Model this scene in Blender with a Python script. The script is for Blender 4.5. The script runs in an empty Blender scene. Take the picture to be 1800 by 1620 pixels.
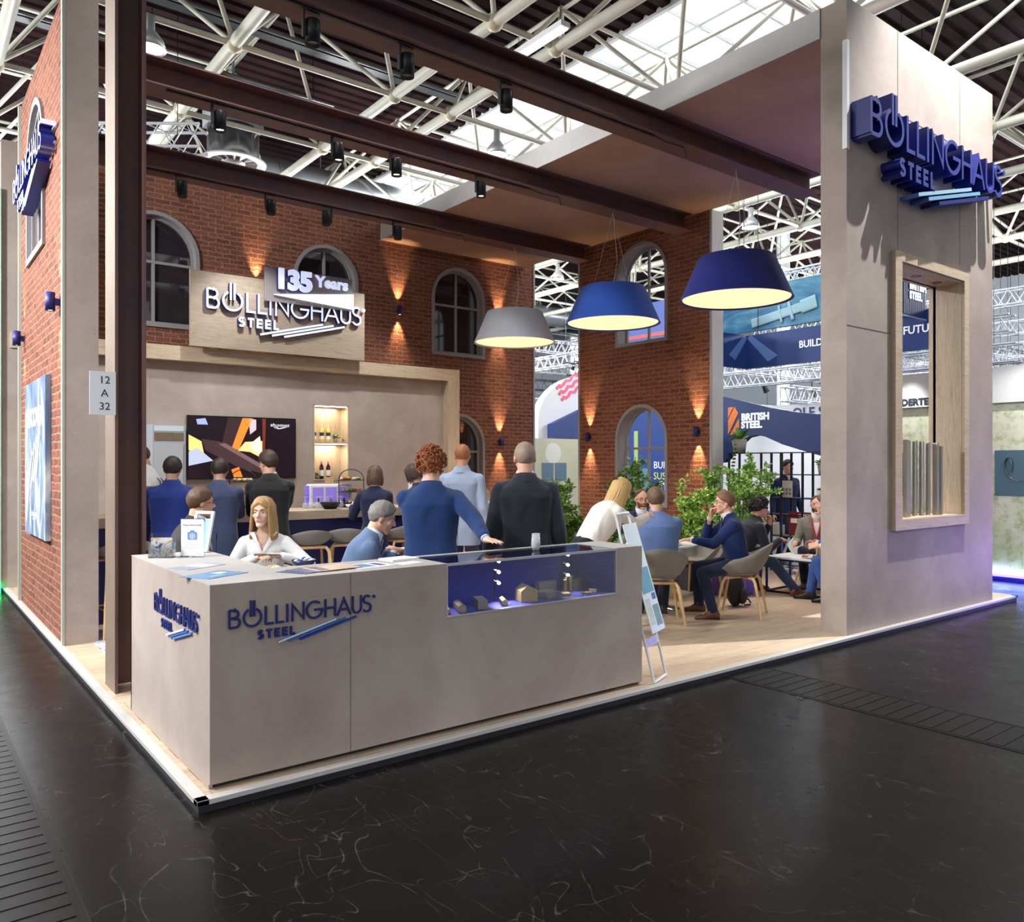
import bpy, bmesh, math, random
from mathutils import Vector, Matrix, Euler, noise
from mathutils.geometry import tessellate_polygon
from math import sin, cos, pi, radians as R, sqrt, atan2

S = bpy.context.scene
COL = S.collection
# ------------------------------------------------------------------ camera
FPX = 1403.0                       # focal length in pixels of the 1800x1620 frame
cam = bpy.data.cameras.new('camera'); camo = bpy.data.objects.new('camera', cam); COL.objects.link(camo)
cam.sensor_fit = 'HORIZONTAL'; cam.sensor_width = 36; cam.lens = FPX / 1800 * 36
cam.shift_y = 5 / 1800; cam.clip_start = .05; cam.clip_end = 300
YAW = 52.1426
camo.location = (-1.275, -4.139, 1.66); camo.rotation_euler = (R(90), 0, R(YAW - 90))
S.camera = camo
# ------------------------------------------------------------------ exposure, world
S.view_settings.view_transform = 'Standard'; S.view_settings.look = 'None'
S.view_settings.gamma = 1; S.view_settings.use_curve_mapping = False
S.view_settings.exposure = 0.3
S.cycles.use_denoising = True
S.cycles.max_bounces = 6; S.cycles.diffuse_bounces = 3; S.cycles.glossy_bounces = 3
S.cycles.transmission_bounces = 6; S.cycles.transparent_max_bounces = 10
S.cycles.sample_clamp_indirect = 4; S.cycles.caustics_reflective = False; S.cycles.caustics_refractive = False
W = bpy.data.worlds.new('hall_daylight'); S.world = W; W.use_nodes = True
wn = W.node_tree.nodes; wl = W.node_tree.links
wbg = wn['Background']
wtc = wn.new('ShaderNodeTexCoord'); wsep = wn.new('ShaderNodeSeparateXYZ'); wl.new(wtc.outputs['Generated'], wsep.inputs[0])
def wmath(op, a, b):
    n = wn.new('ShaderNodeMath'); n.operation = op
    for i, q in enumerate((a, b)):
        if isinstance(q, (int, float)): n.inputs[i].default_value = q
        else: wl.new(q, n.inputs[i])
    return n.outputs[0]
# bright overcast sky overhead, daylight from the open side of the hall on the left (-X)
w_up = wmath('MULTIPLY', wmath('MAXIMUM', wsep.outputs[2], 0), 2.6)
w_lf = wmath('MULTIPLY', wmath('MAXIMUM', wmath('MULTIPLY', wsep.outputs[0], -1), 0), .55)
wl.new(wmath('ADD', wmath('ADD', w_up, w_lf), .11), wbg.inputs['Strength'])
wbg.inputs['Color'].default_value = (.93, .96, 1, 1)

# ------------------------------------------------------------------ large lights
def light(name, kind, loc, energy, color=(1, 1, 1), target=None, size=.1, size_y=None, cone=60, blend=.5, parent=None):
    l = bpy.data.lights.new(name, kind); l.energy = energy; l.color = color
    if kind == 'AREA':
        l.size = size
        if size_y: l.shape = 'RECTANGLE'; l.size_y = size_y
    elif kind == 'SPOT': l.spot_size = R(cone); l.spot_blend = blend; l.shadow_soft_size = size
    else: l.shadow_soft_size = size
    o = bpy.data.objects.new(name, l); COL.objects.link(o); o.location = loc
    if target is not None:
        d = Vector(target) - Vector(loc); o.rotation_euler = d.to_track_quat('-Z', 'Y').to_euler()
    if parent: o.parent = parent
    return o
# hall floodlight on the roof truss in front of the concrete tower
light('flood_light', 'SPOT', (8.8, -1.35, 9.3), 4200, (.97, .985, 1), (7.95, -.04, 4.9), .03, cone=58, blend=.8)
# daylight through the right roof glazing; the unseen left strip is added for light
light('roof_daylight_fill', 'AREA', (12.8, 8, 10.6), 900, (.95, .98, 1), (12.8, 8, 0), 3.2, 26)
light('roof_daylight_fill', 'AREA', (-6.5, 4, 10.6), 700, (.95, .98, 1), (-6.0, 4, 0), 3.2, 26)
# violet spill of the neighbouring booth's LED lighting
light('violet_wash', 'SPOT', (11.0, 1.4, 1.2), 230, (.36, .24, 1), (9.0, 1.2, 5.8), .15, cone=64, blend=1)
light('violet_wash', 'SPOT', (11.1, -1.2, .3), 120, (.4, .2, 1), (9.2, -.1, 1.2), .15, cone=80, blend=1)

# ------------------------------------------------------------------ materials
def srgb(r, g, b):
    f = lambda c: (c / 255 / 12.92 if c / 255 <= .04045 else ((c / 255 + .055) / 1.055) ** 2.4)
    return (f(r), f(g), f(b))
MATS = {}
class NT:
    def __init__(s, name):
        s.m = bpy.data.materials.new(name); s.m.use_nodes = True
        s.n = s.m.node_tree.nodes; s.l = s.m.node_tree.links; s.b = s.n['Principled BSDF']; s.out = s.n['Material Output']
    def new(s, t, **k):
        n = s.n.new('ShaderNode' + t)
        for a, v in k.items(): setattr(n, a, v)
        return n
    def lk(s, a, b): s.l.new(a, b)
    def coord(s, scale=(1, 1, 1), rot=(0, 0, 0), kind='Object'):
        t = s.new('TexCoord'); mp = s.new('Mapping'); s.lk(t.outputs[kind], mp.inputs[0])
        mp.inputs['Scale'].default_value = scale; mp.inputs['Rotation'].default_value = rot
        return mp.outputs[0]
    def noise(s, vec, scale, detail=4, rough=.6, dist=0):
        n = s.new('TexNoise'); s.lk(vec, n.inputs['Vector']); n.inputs['Scale'].default_value = scale
        n.inputs['Detail'].default_value = detail; n.inputs['Roughness'].default_value = rough; n.inputs['Distortion'].default_value = dist
        return n.outputs['Fac']
    def ramp(s, fac, stops):
        r = s.new('ValToRGB'); s.lk(fac, r.inputs[0]); e = r.color_ramp.elements
        while len(e) < len(stops): e.new(.5)
        for i, (p, c) in enumerate(stops): e[i].position = p; e[i].color = (*c, 1)
        return r.outputs[0]
    def mix(s, fac, a, b, blend='MIX'):
        n = s.new('Mix', data_type='RGBA', blend_type=blend)
        for sock, q in ((n.inputs[0], fac), (n.inputs[6], a), (n.inputs[7], b)):
            if isinstance(q, (int, float)): sock.default_value = q
            elif isinstance(q, tuple): sock.default_value = (*q, 1)
            else: s.lk(q, sock)
        return n.outputs[2]
    def bump(s, h, strength=.3, dist=.01):
        b = s.new('Bump'); b.inputs['Strength'].default_value = strength; b.inputs['Distance'].default_value = dist
        s.lk(h, b.inputs['Height']); s.lk(b.outputs[0], s.b.inputs['Normal'])
    def col(s, c):
        if isinstance(c, tuple): s.b.inputs['Base Color'].default_value = (*c, 1)
        else: s.lk(c, s.b.inputs['Base Color'])
    def done(s, rough=.5, metal=0, spec=.5, emit=None, es=0):
        s.b.inputs['Roughness'].default_value = rough; s.b.inputs['Metallic'].default_value = metal
        s.b.inputs['Specular IOR Level'].default_value = spec
        if emit: s.b.inputs['Emission Color'].default_value = (*emit, 1); s.b.inputs['Emission Strength'].default_value = es
        return s.m
def mat(c, rough=.5, metal=0, spec=.5, emit=None, es=0, nz=0, nscale=30, bump=0, bscale=60):
    """plain colour (sRGB 0-255) with a little procedural variation; cached"""
    key = (c, rough, metal, spec, emit, es, nz, nscale, bump, bscale)
    if key in MATS: return MATS[key]
    t = NT('surface_%d_%d_%d' % c); lc = srgb(*c)
    if nz or bump: v = t.coord()
    if nz:
        f = t.noise(v, nscale)
        t.col(t.mix(f, tuple(x * (1 - nz) for x in lc), tuple(min(1, x * (1 + nz)) for x in lc)))
    else: t.col(lc)
    if bump: t.bump(t.noise(v, bscale, 3), bump, .004)
    MATS[key] = t.done(rough, metal, spec, srgb(*emit) if emit else None, es)
    return MATS[key]
def fabric(c, wr=.3, scale=4.5, weave=.25, rough=.85):
    key = ('fab', c, wr, scale, weave)
    if key in MATS: return MATS[key]
    t = NT('cloth_%d_%d_%d' % c); lc = srgb(*c); v = t.coord()
    f1 = t.noise(v, 260, 2); t.col(t.mix(f1, tuple(x * (1 - weave) for x in lc), tuple(min(1, x * (1 + weave)) for x in lc)))
    v2 = t.coord((1, 1, .55)); t.bump(t.noise(v2, scale, 1.5, .4, .9), wr, .13)
    t.b.inputs['Sheen Weight'].default_value = .15
    MATS[key] = t.done(rough, 0, .25); return MATS[key]
def concrete_mat(name, c1, c2, c3, sc=1.0):
    t = NT(name); v = t.coord()
    a = t.noise(v, 1.1 * sc, 8, .62, .4); b = t.noise(v, 34 * sc, 5, .7); c = t.noise(v, 5 * sc, 6, .6, .8)
    base = t.ramp(a, [(.3, srgb(*c1)), (.52, srgb(*c2)), (.72, srgb(*c3))])
    base = t.mix(t.ramp(c, [(.35, (0, 0, 0)), (.75, (.3, .3, .3))]), base, srgb(*c3))
    t.col(t.mix(t.ramp(b, [(.25, (.3,) * 3), (.42, (0, 0, 0))]), base, srgb(*[x * .68 for x in c1])))
    t.bump(b, .08, .003); return t.done(.62, 0, .35)
def oak_mat(name, c1, c2, axis=0, sc=1.0, rough=.5, plank=None):
    """oak board; axis = direction of the grain; plank=(length, width) draws boards"""
    t = NT(name); s = [9 * sc] * 3; s[axis] = .8 * sc; v = t.coord(tuple(s))
    g = t.noise(v, 3.2, 8, .65, 1.6); f = t.noise(t.coord(tuple(x * 6 for x in s)), 4, 3)
    base = t.ramp(g, [(.28, srgb(*c2)), (.5, srgb(*c1)), (.75, srgb(*[min(255, x * 1.08) for x in c1]))])
    base = t.mix(t.ramp(f, [(.3, (.35,) * 3), (.5, (0, 0, 0))]), base, srgb(*[x * .8 for x in c2]))
    if plank:
        br = t.new('TexBrick'); t.lk(t.coord(), br.inputs['Vector'])
        br.inputs['Scale'].default_value = 1; br.inputs['Brick Width'].default_value = plank[0]; br.inputs['Row Height'].default_value = plank[1]
        br.inputs['Mortar Size'].default_value = .0022; br.inputs['Bias'].default_value = 0; br.offset = .37
        br.inputs['Color1'].default_value = (.82, .82, .82, 1); br.inputs['Color2'].default_value = (1.05, 1.05, 1.05, 1); br.inputs['Mortar'].default_value = (.45, .42, .4, 1)
        base = t.mix(1.0, base, br.outputs['Color'], 'MULTIPLY')
    t.col(base); t.bump(f, .05, .002); return t.done(rough, 0, .4)
def brick_mat(name, uaxis):
    """rough hand-made brick; uaxis 0 for walls along X, 1 for walls along Y"""
    t = NT(name); tc = t.new('TexCoord'); sp = t.new('SeparateXYZ'); t.lk(tc.outputs['Object'], sp.inputs[0])
    cb = t.new('CombineXYZ'); t.lk(sp.outputs[uaxis], cb.inputs[0]); t.lk(sp.outputs[2], cb.inputs[1])
    nz = t.new('TexNoise'); t.lk(cb.outputs[0], nz.inputs['Vector']); nz.inputs['Scale'].default_value = 12; nz.inputs['Detail'].default_value = 3
    sub = t.new('VectorMath', operation='SUBTRACT'); t.lk(nz.outputs['Color'], sub.inputs[0]); sub.inputs[1].default_value = (.5, .5, .5)
    scl = t.new('VectorMath', operation='SCALE'); t.lk(sub.outputs[0], scl.inputs[0]); scl.inputs[3].default_value = .042
    ad = t.new('VectorMath', operation='ADD'); t.lk(cb.outputs[0], ad.inputs[0]); t.lk(scl.outputs[0], ad.inputs[1])
    br = t.new('TexBrick'); t.lk(ad.outputs[0], br.inputs['Vector']); br.offset = .5; br.squash = 1
    for k, v in (('Scale', 1), ('Brick Width', .235), ('Row Height', .078), ('Mortar Size', .011), ('Mortar Smooth', .3), ('Bias', -.1)): br.inputs[k].default_value = v
    br.inputs['Color1'].default_value = (*srgb(164, 102, 80), 1); br.inputs['Color2'].default_value = (*srgb(126, 74, 60), 1); br.inputs['Mortar'].default_value = (*srgb(170, 142, 122), 1)
    v = t.coord(); f = t.noise(v, 26, 5, .7); g = t.noise(v, 5, 3)
    c = t.mix(t.ramp(f, [(.3, (.55,) * 3), (.62, (0, 0, 0))]), br.outputs['Color'], srgb(98, 50, 40))
    c = t.mix(t.ramp(g, [(.5, (0, 0, 0)), (.8, (.4,) * 3)]), c, srgb(172, 108, 84)); t.col(c)
    h = t.new('Math', operation='MULTIPLY_ADD'); t.lk(br.outputs['Fac'], h.inputs[0]); h.inputs[1].default_value = -1; t.lk(f, h.inputs[2])
    t.bump(h.outputs[0], 1.0, .034); return t.done(.85, 0, .2)
def rust_mat():
    t = NT('rusty_steel'); v = t.coord(); a = t.noise(v, 2.3, 8, .6, .6); b = t.noise(v, 11, 6, .65)
    c = t.ramp(a, [(.3, srgb(88, 72, 86)), (.46, srgb(106, 78, 78)), (.6, srgb(114, 80, 68)), (.76, srgb(84, 72, 98))])
    c = t.mix(t.ramp(b, [(.62, (0, 0, 0)), (.75, (.55,) * 3)]), c, srgb(140, 80, 52)); t.col(c); t.bump(b, .08, .003)
    return t.done(.55, 0, .4)
def floor_mat():
    t = NT('black_hall_floor'); v = t.coord(); a = t.noise(v, .8, 6, .6); b = t.noise(v, 60, 5, .75); k = t.noise(v, 9, 5, .7, 1)
    c = t.ramp(a, [(.3, srgb(12, 10, 10)), (.55, srgb(17, 14, 13)), (.75, srgb(25, 19, 16))])
    def scr(rot, sx, sy, lo, hi):                    # thin worn scratches
        w = t.noise(t.coord((sx, sy, 1), (0, 0, rot)), 1.0, 2, .5, .35)
        n = t.new('Math', operation='ABSOLUTE'); q = t.new('Math', operation='SUBTRACT'); t.lk(w, q.inputs[0]); q.inputs[1].default_value = .5; t.lk(q.outputs[0], n.inputs[0])
        return t.ramp(n.outputs[0], [(lo, (1, 1, 1)), (hi, (0, 0, 0))])
    msk = t.ramp(k, [(.44, (0, 0, 0)), (.66, (1, 1, 1))])
    s1 = t.mix(1.0, scr(.5, 2.1, .8, 0, .0034), scr(-.9, 1.3, 2.6, 0, .003), 'ADD')
    s1 = t.mix(1.0, s1, scr(1.9, 3.6, 1.1, 0, .003), 'ADD')
    s1 = t.mix(1.0, s1, msk, 'MULTIPLY')
    c = t.mix(t.mix(1.0, s1, (.13,) * 3, 'MULTIPLY'), c, srgb(190, 180, 165))
    sp = t.ramp(b, [(.74, (0, 0, 0)), (.79, (.35,) * 3)])
    c = t.mix(t.mix(1.0, sp, msk, 'MULTIPLY'), c, srgb(185, 175, 160)); t.col(c)
    rr = t.ramp(t.noise(v, 3, 6, .7), [(.3, (.24,) * 3), (.7, (.38,) * 3)]); t.lk(rr, t.b.inputs['Roughness'])
    t.bump(t.noise(v, 4, 4), .05, .02)
    m = t.done(.3, 0, .17); t.lk(rr, t.b.inputs['Roughness']); return m
def glass_mat(name, tint=(1, 1, 1), rough=.02, clear=.86):
    """thin clear pane: mostly see-through with a fresnel reflection"""
    t = NT(name); t.n.remove(t.b)
    tr = t.new('BsdfTransparent'); tr.inputs[0].default_value = (*tint, 1)
    gl = t.new('BsdfGlossy'); gl.inputs['Roughness'].default_value = rough
    fr = t.new('Fresnel'); fr.inputs[0].default_value = 1.5
    ad = t.new('Math', operation='MULTIPLY_ADD'); t.lk(fr.outputs[0], ad.inputs[0]); ad.inputs[1].default_value = .75; ad.inputs[2].default_value = max(0, .93 - clear - .08)
    mx = t.new('MixShader'); t.lk(ad.outputs[0], mx.inputs[0]); t.lk(tr.outputs[0], mx.inputs[1]); t.lk(gl.outputs[0], mx.inputs[2]); t.lk(mx.outputs[0], t.out.inputs[0])
    return t.m
def emis(c, s):
    key = ('em', c, s)
    if key not in MATS:
        MATS[key] = mat((20, 20, 20), .6, emit=c, es=s)
    return MATS[key]

CONC = concrete_mat('warm_concrete_laminate', (150, 135, 126), (166, 151, 141), (182, 168, 158))
CONC2 = concrete_mat('slab_concrete_laminate', (160, 128, 112), (176, 142, 124), (188, 156, 138), .8)
OAKX = oak_mat('oak_along_x', (196, 176, 150), (168, 146, 120), 0)
OAKZ = oak_mat('oak_along_z', (196, 176, 150), (168, 146, 120), 2)
OAKL = oak_mat('pale_oak_legs', (214, 176, 124), (190, 150, 100), 2, 2)
PLANK = oak_mat('light_oak_laminate_floor', (204, 180, 154), (180, 154, 128), 0, .6, .38, (1.3, .19))
BRICKX = brick_mat('brick_along_x', 0); BRICKY = brick_mat('brick_along_y', 1)
RUST = rust_mat(); FLOOR = floor_mat()
GLASSW = NT('drinking_glass'); GLASSW.col((.85, .88, .9)); GLASSW.b.inputs['Alpha'].default_value = .3; GLASSW = GLASSW.done(.05, 0, .8)
GLASS = glass_mat('clear_glass'); ACRYL = glass_mat('acrylic', (.97, .98, .99), .04, .86)
NAVY = mat((26, 30, 104), .5); NAVYL = mat((36, 46, 140), .45); BLUEB = mat((32, 60, 150), .4)
BLACK = mat((22, 22, 24), .45); BLACKM = mat((26, 27, 30), .4, .3); WHITE = mat((232, 232, 232), .5); WHITES = mat((240, 240, 242), .35)
STEEL = mat((188, 184, 178), .32, .9, nz=.1, nscale=40); CHROME = mat((215, 215, 218), .12, 1); ALU = mat((198, 200, 202), .4, .5)
WTUBE = mat((206, 204, 190), .5, nz=.1, nscale=3); TRUSSW = mat((222, 224, 232), .4, .3); TRUSSD = mat((70, 72, 84), .5, .3)
GREYF = mat((150, 146, 148), .55); GRILL = mat((168, 166, 170), .5)
FELT = fabric((132, 126, 117), .1, 40, .5); FELTL = mat((168, 162, 154), .8, nz=.2, nscale=300)
# ------------------------------------------------------------------ mesh helpers
class MB:
    def __init__(s): s.v = []; s.f = []; s.mi = []; s.sm = []
    def add(s, vs, fs, mi=0, smooth=False, M=None):
        b = len(s.v)
        s.v += [tuple(M @ Vector(p)) for p in vs] if M else [tuple(p) for p in vs]
        for f in fs: s.f.append([b + i for i in f]); s.mi.append(mi); s.sm.append(smooth)
        return s
    def bx(s, x0, y0, z0, x1, y1, z1, mi=0, M=None):
        v = [(x, y, z) for x in (x0, x1) for y in (y0, y1) for z in (z0, z1)]
        return s.add(v, [(0, 1, 3, 2), (4, 6, 7, 5), (0, 4, 5, 1), (2, 3, 7, 6), (0, 2, 6, 4), (1, 5, 7, 3)], mi, False, M)
    def box(s, c, d, mi=0, M=None):
        return s.bx(c[0] - d[0] / 2, c[1] - d[1] / 2, c[2] - d[2] / 2, c[0] + d[0] / 2, c[1] + d[1] / 2, c[2] + d[2] / 2, mi, M)
    def tube(s, pts, r, n=8, mi=0, smooth=True, cap=True, flat=1.0, round_ends=False):
        pts = [Vector(p) for p in pts]; k = len(pts)
        rs = list(r) if isinstance(r, (list, tuple)) else [r] * k
        if round_ends:
            d0 = (pts[0] - pts[1]).normalized(); d1 = (pts[-1] - pts[-2]).normalized(); r0, r1 = rs[0], rs[-1]
            A = [(.97, .26), (.8, .6), (.5, .87)]
            pts = [pts[0] + d0 * r0 * a for a, _ in A] + pts + [pts[-1] + d1 * r1 * a for a, _ in A[::-1]]
            rs = [r0 * b for _, b in A] + rs + [r1 * b for _, b in A[::-1]]; k = len(pts)
        up = None; vs = []
        for i, p in enumerate(pts):
            t = (pts[min(i + 1, k - 1)] - pts[max(i - 1, 0)]).normalized()
            if up is None:
                a = Vector((0, 0, 1)) if abs(t.z) < .9 else Vector((1, 0, 0)); up = (a - t * a.dot(t)).normalized()
            else: up = (up - t * up.dot(t)).normalized()
            sd = t.cross(up)
            for j in range(n):
                q = 2 * pi * j / n + pi / n; vs.append(p + (up * cos(q) + sd * sin(q) * flat) * rs[i])
        fs = [(i * n + j, i * n + (j + 1) % n, (i + 1) * n + (j + 1) % n, (i + 1) * n + j) for i in range(k - 1) for j in range(n)]
        s.add(vs, fs, mi, smooth)
        if cap: s.add([vs[j] for j in range(n)][::-1], [tuple(range(n))], mi); s.add(vs[-n:], [tuple(range(n))], mi)
        return s
    def lathe(s, prof, n=24, c=(0, 0, 0), mi=0, smooth=True, M=None, a0=0, a1=2 * pi):
        k = len(prof); full = abs(a1 - a0 - 2 * pi) < 1e-6; m = n if full else n + 1
        vs = [(c[0] + r * cos(a0 + (a1 - a0) * j / n), c[1] + r * sin(a0 + (a1 - a0) * j / n), c[2] + z) for r, z in prof for j in range(m)]
        fs = []
        for i in range(k - 1):
            for j in range(n):
                q = (j + 1) % m; fs.append((i * m + j, i * m + q, (i + 1) * m + q, (i + 1) * m + j))
        return s.add(vs, fs, mi, smooth, M)
    def ell(s, c, r, nu=12, nv=8, mi=0, M=None, smooth=True):
        r = (r, r, r) if isinstance(r, (int, float)) else r
        vs = [(c[0], c[1], c[2] - r[2])]
        for i in range(1, nv):
            a = -pi / 2 + pi * i / nv
            for j in range(nu): vs.append((c[0] + r[0] * cos(a) * cos(2 * pi * j / nu), c[1] + r[1] * cos(a) * sin(2 * pi * j / nu), c[2] + r[2] * sin(a)))
        vs.append((c[0], c[1], c[2] + r[2])); N = len(vs) - 1
        fs = [(0, 1 + (j + 1) % nu, 1 + j) for j in range(nu)]
        for i in range(nv - 2):
            for j in range(nu): a = 1 + i * nu + j; b = 1 + i * nu + (j + 1) % nu; fs.append((a, b, b + nu, a + nu))
        fs += [(N, N - nu + j, N - nu + (j + 1) % nu) for j in range(nu)]
        return s.add(vs, fs, mi, smooth, M)
    def prism(s, poly, d, M, mi=0, mside=None, holes=()):
        """polygon in local (u,v) with holes, from w=0 (back) to w=d (front)"""
        loops = [list(poly)] + [list(h) for h in holes]; flat = [p for l in loops for p in l]
        tri = tessellate_polygon([[Vector((p[0], p[1], 0)) for p in l] for l in loops]); n = len(flat)
        vs = [(p[0], p[1], 0) for p in flat] + [(p[0], p[1], d) for p in flat]
        a, b, c = [flat[i] for i in tri[0]]
        ccw = (b[0] - a[0]) * (c[1] - a[1]) - (b[1] - a[1]) * (c[0] - a[0]) > 0
        tri = [t if ccw else t[::-1] for t in tri]
        s.add(vs, [tuple(i + n for i in t) for t in tri], mi, False, M); s.add(vs, [t[::-1] for t in tri], mi if mside is None else mside, False, M)
        o = 0; fs = []
        for li, l in enumerate(loops):
            k = len(l); area = sum(l[i][0] * l[(i + 1) % k][1] - l[(i + 1) % k][0] * l[i][1] for i in range(k))
            fl = (area > 0) == (li == 0)
            for i in range(k):
                q = (o + i, o + (i + 1) % k, o + (i + 1) % k + n, o + i + n); fs.append(q if fl else q[::-1])
            o += k
        return s.add(vs, fs, mi if mside is None else mside, False, M)
    def ribbon(s, pts, w, d, M, closed=False, mi=0, mside=1):
        """flat stroke of width w along pts (local u,v), extruded d outwards"""
        P = [Vector((p[0], p[1])) for p in pts]; k = len(P); L = []; Rr = []
        for i in range(k):
            a = P[(i - 1) % k] if closed or i > 0 else None; b = P[(i + 1) % k] if closed or i < k - 1 else None
            t0 = (P[i] - a).normalized() if a is not None else None; t1 = (b - P[i]).normalized() if b is not None else None
            t0 = t0 or t1; t1 = t1 or t0
            n0 = Vector((-t0.y, t0.x)); n1 = Vector((-t1.y, t1.x)); m = n0 + n1
            m = n0 if m.length < 1e-4 else m.normalized(); sc = 1 / max(.45, m.dot(n0))
            L.append(P[i] + m * sc * w / 2); Rr.append(P[i] - m * sc * w / 2)
        vs = [(p.x, p.y, 0) for p in L] + [(p.x, p.y, 0) for p in Rr] + [(p.x, p.y, d) for p in L] + [(p.x, p.y, d) for p in Rr]
        fr = []; sd = []
        for i in range(k if closed else k - 1):
            j = (i + 1) % k
            fr.append((2 * k + i, 3 * k + i, 3 * k + j, 2 * k + j)); sd.append((i, 2 * k + i, 2 * k + j, j)); sd.append((k + i, k + j, 3 * k + j, 3 * k + i)); sd.append((i, j, k + j, k + i))
        if not closed: sd.append((0, k, 3 * k, 2 * k)); sd.append((k - 1, 3 * k - 1, 4 * k - 1, 2 * k - 1)[::-1] if 0 else (k - 1, 3 * k - 1, 4 * k - 1, 2 * k - 1))
        s.add(vs, fr, mi, False, M); return s.add(vs, sd, mside, False, M)
    def mesh(s, name, mats):
        me = bpy.data.meshes.new(name); me.from_pydata(s.v, [], s.f)
        for m in (mats if isinstance(mats, (list, tuple)) else [mats]): me.materials.append(m)
        me.polygons.foreach_set('material_index', s.mi); me.polygons.foreach_set('use_smooth', s.sm); me.update(); return me
    def obj(s, name, mats, parent=None, loc=None, bev=0, fix=False):
        me = s.mesh(name, mats)
        if fix:
            b = bmesh.new(); b.from_mesh(me); bmesh.ops.remove_doubles(b, verts=b.verts, dist=1e-5); bmesh.ops.recalc_face_normals(b, faces=b.faces); b.to_mesh(me); b.free()
        o = bpy.data.objects.new(name, me); COL.objects.link(o)
        if parent: o.parent = parent
        if loc: o.location = loc
        if bev:
            m = o.modifiers.new('bevel', 'BEVEL'); m.width = bev; m.segments = 2; m.limit_method = 'ANGLE'
        return o
def tag(o, label=None, cat=None, group=None, kind=None):
    for k, v in (('label', label), ('category', cat), ('group', group), ('kind', kind)):
        if v: o[k] = v
    return o
def thing(name, loc=(0, 0, 0), rz=0, label=None, cat=None, group=None, kind=None, scale=None):
    o = bpy.data.objects.new(name, None); COL.objects.link(o); o.location = loc; o.rotation_euler = (0, 0, rz); o.empty_display_size = .1
    if scale: o.scale = (scale,) * 3
    return tag(o, label, cat, group, kind)
def dup(o, parent=None, loc=None, rz=None, label=None, group=None):
    c = o.copy(); COL.objects.link(c)
    if parent: c.parent = parent
    if loc is not None: c.location = loc
    if rz is not None: c.rotation_euler = (0, 0, rz)
    if label: c['label'] = label
    if group: c['group'] = group
    for ch in list(o.children): dup(ch, c)
    return c
def sub(me_name, mb, mats, parent, **k): return mb.obj(me_name, mats, parent, **k)
CX, CY, CZ = -1.275, -4.139, 1.66
FW = Vector((cos(R(YAW)), sin(R(YAW)), 0)); RT = Vector((sin(R(YAW)), -cos(R(YAW)), 0))
def frame(o, u, v, w):
    """matrix taking local (u,v,w) to world with origin o"""
    m = Matrix.Identity(4)
    for i, a in enumerate((u, v, w)):
        for j in range(3): m[j][i] = a[j]
    for j in range(3): m[j][3] = o[j]
    return m
FR_F = lambda x, y, z: frame((x, y, z), (1, 0, 0), (0, 0, 1), (0, -1, 0))      # face looking to -Y, u along +X
FR_L = lambda x, y, z: frame((x, y, z), (0, -1, 0), (0, 0, 1), (-1, 0, 0))     # face looking to -X, u along -Y
def rect(u0, v0, u1, v1): return [(u0, v0), (u1, v0), (u1, v1), (u0, v1)]
def arch(u0, u1, v0, v1, n=14):
    r = (u1 - u0) / 2; c = (u0 + u1) / 2; vs = v1 - r
    return [(u0, v0), (u1, v0)] + [(c + r * cos(pi * i / n), vs + r * sin(pi * i / n)) for i in range(n + 1)]
_FONT = {}
def text(name, body, size, M, mats, parent, depth=.004, align='CENTER', bold=0):
    """lettering as a mesh, in local (u,v,w) frame M"""
    cu = bpy.data.curves.new(name, 'FONT'); cu.body = body; cu.size = size; cu.extrude = depth / 2; cu.align_x = align; cu.align_y = 'CENTER'; cu.offset = bold; cu.resolution_u = 3
    t = bpy.data.objects.new(name, cu); COL.objects.link(t)
    dg = bpy.context.evaluated_depsgraph_get(); me = bpy.data.meshes.new_from_object(t.evaluated_get(dg)); me.name = name
    bpy.data.objects.remove(t); bpy.data.curves.remove(cu)
    me.transform(M @ Matrix.Translation((0, 0, depth / 2))); me.materials.clear()
    for m in (mats if isinstance(mats, (list, tuple)) else [mats]): me.materials.append(m)
    o = bpy.data.objects.new(name, me); COL.objects.link(o); o.parent = parent; return o
def arc(cx, cy, rx, ry, a0, a1, n=14): return [(cx + rx * cos(R(a0 + (a1 - a0) * i / n)), cy + ry * sin(R(a0 + (a1 - a0) * i / n))) for i in range(n + 1)]
# ================================================================== SETTING
def struct(o): o['kind'] = 'structure'; return o
FZ = -.06
# hall floor, trench covers, platform
MB().bx(-30, -20, FZ - .1, 42, 45, FZ).obj('floor', FLOOR).__setitem__('kind', 'structure')
RIB = mat((19, 16, 15), .42, 0, .2, nz=.3, nscale=8)
def trench(x0, x1, y0, y1):
    m = MB(); m.bx(x0, y0, FZ - .02, x1, y1, FZ + .001); n = int((y1 - y0) / .105)
    for i in range(n):
        y = y0 + (y1 - y0) * i / n; m.bx(x0 + .02, y, FZ, x1 - .02, y + .092, FZ + .004)
    m.bx(x0 - .012, y0, FZ, x0 + .01, y1, FZ + .004); m.bx(x1 - .01, y0, FZ, x1 + .012, y1, FZ + .004)
    struct(m.obj('floor_trench_cover', RIB))
trench(4.04, 4.55, -9, -.13); trench(-1.75, -.70, -3.9, 9)
m = MB()
for x in (-.695, 7.25, 10.6): m.bx(x, -9, FZ, x + .012, -.15, FZ + .0015)
struct(m.obj('floor_seam', mat((18, 16, 15), .5)))
m = MB(); m.bx(-.085, -.1, FZ, 9.92, 9.6, -.002); m.bx(-.06, -.075, -.01, 9.89, 9.55, 0, 1)
struct(m.obj('floor_platform', [mat((40, 36, 44), .5), PLANK]))
m = MB(); TR = mat((216, 212, 208), .35, .35)
m.bx(-.095, -.11, -.022, 9.93, -.05, .004); m.bx(-.095, -.11, -.022, -.035, 9.6, .004); m.bx(9.87, -.11, -.022, 9.93, 9.6, .004)
struct(m.obj('trim_1', TR, bev=.002))

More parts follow.
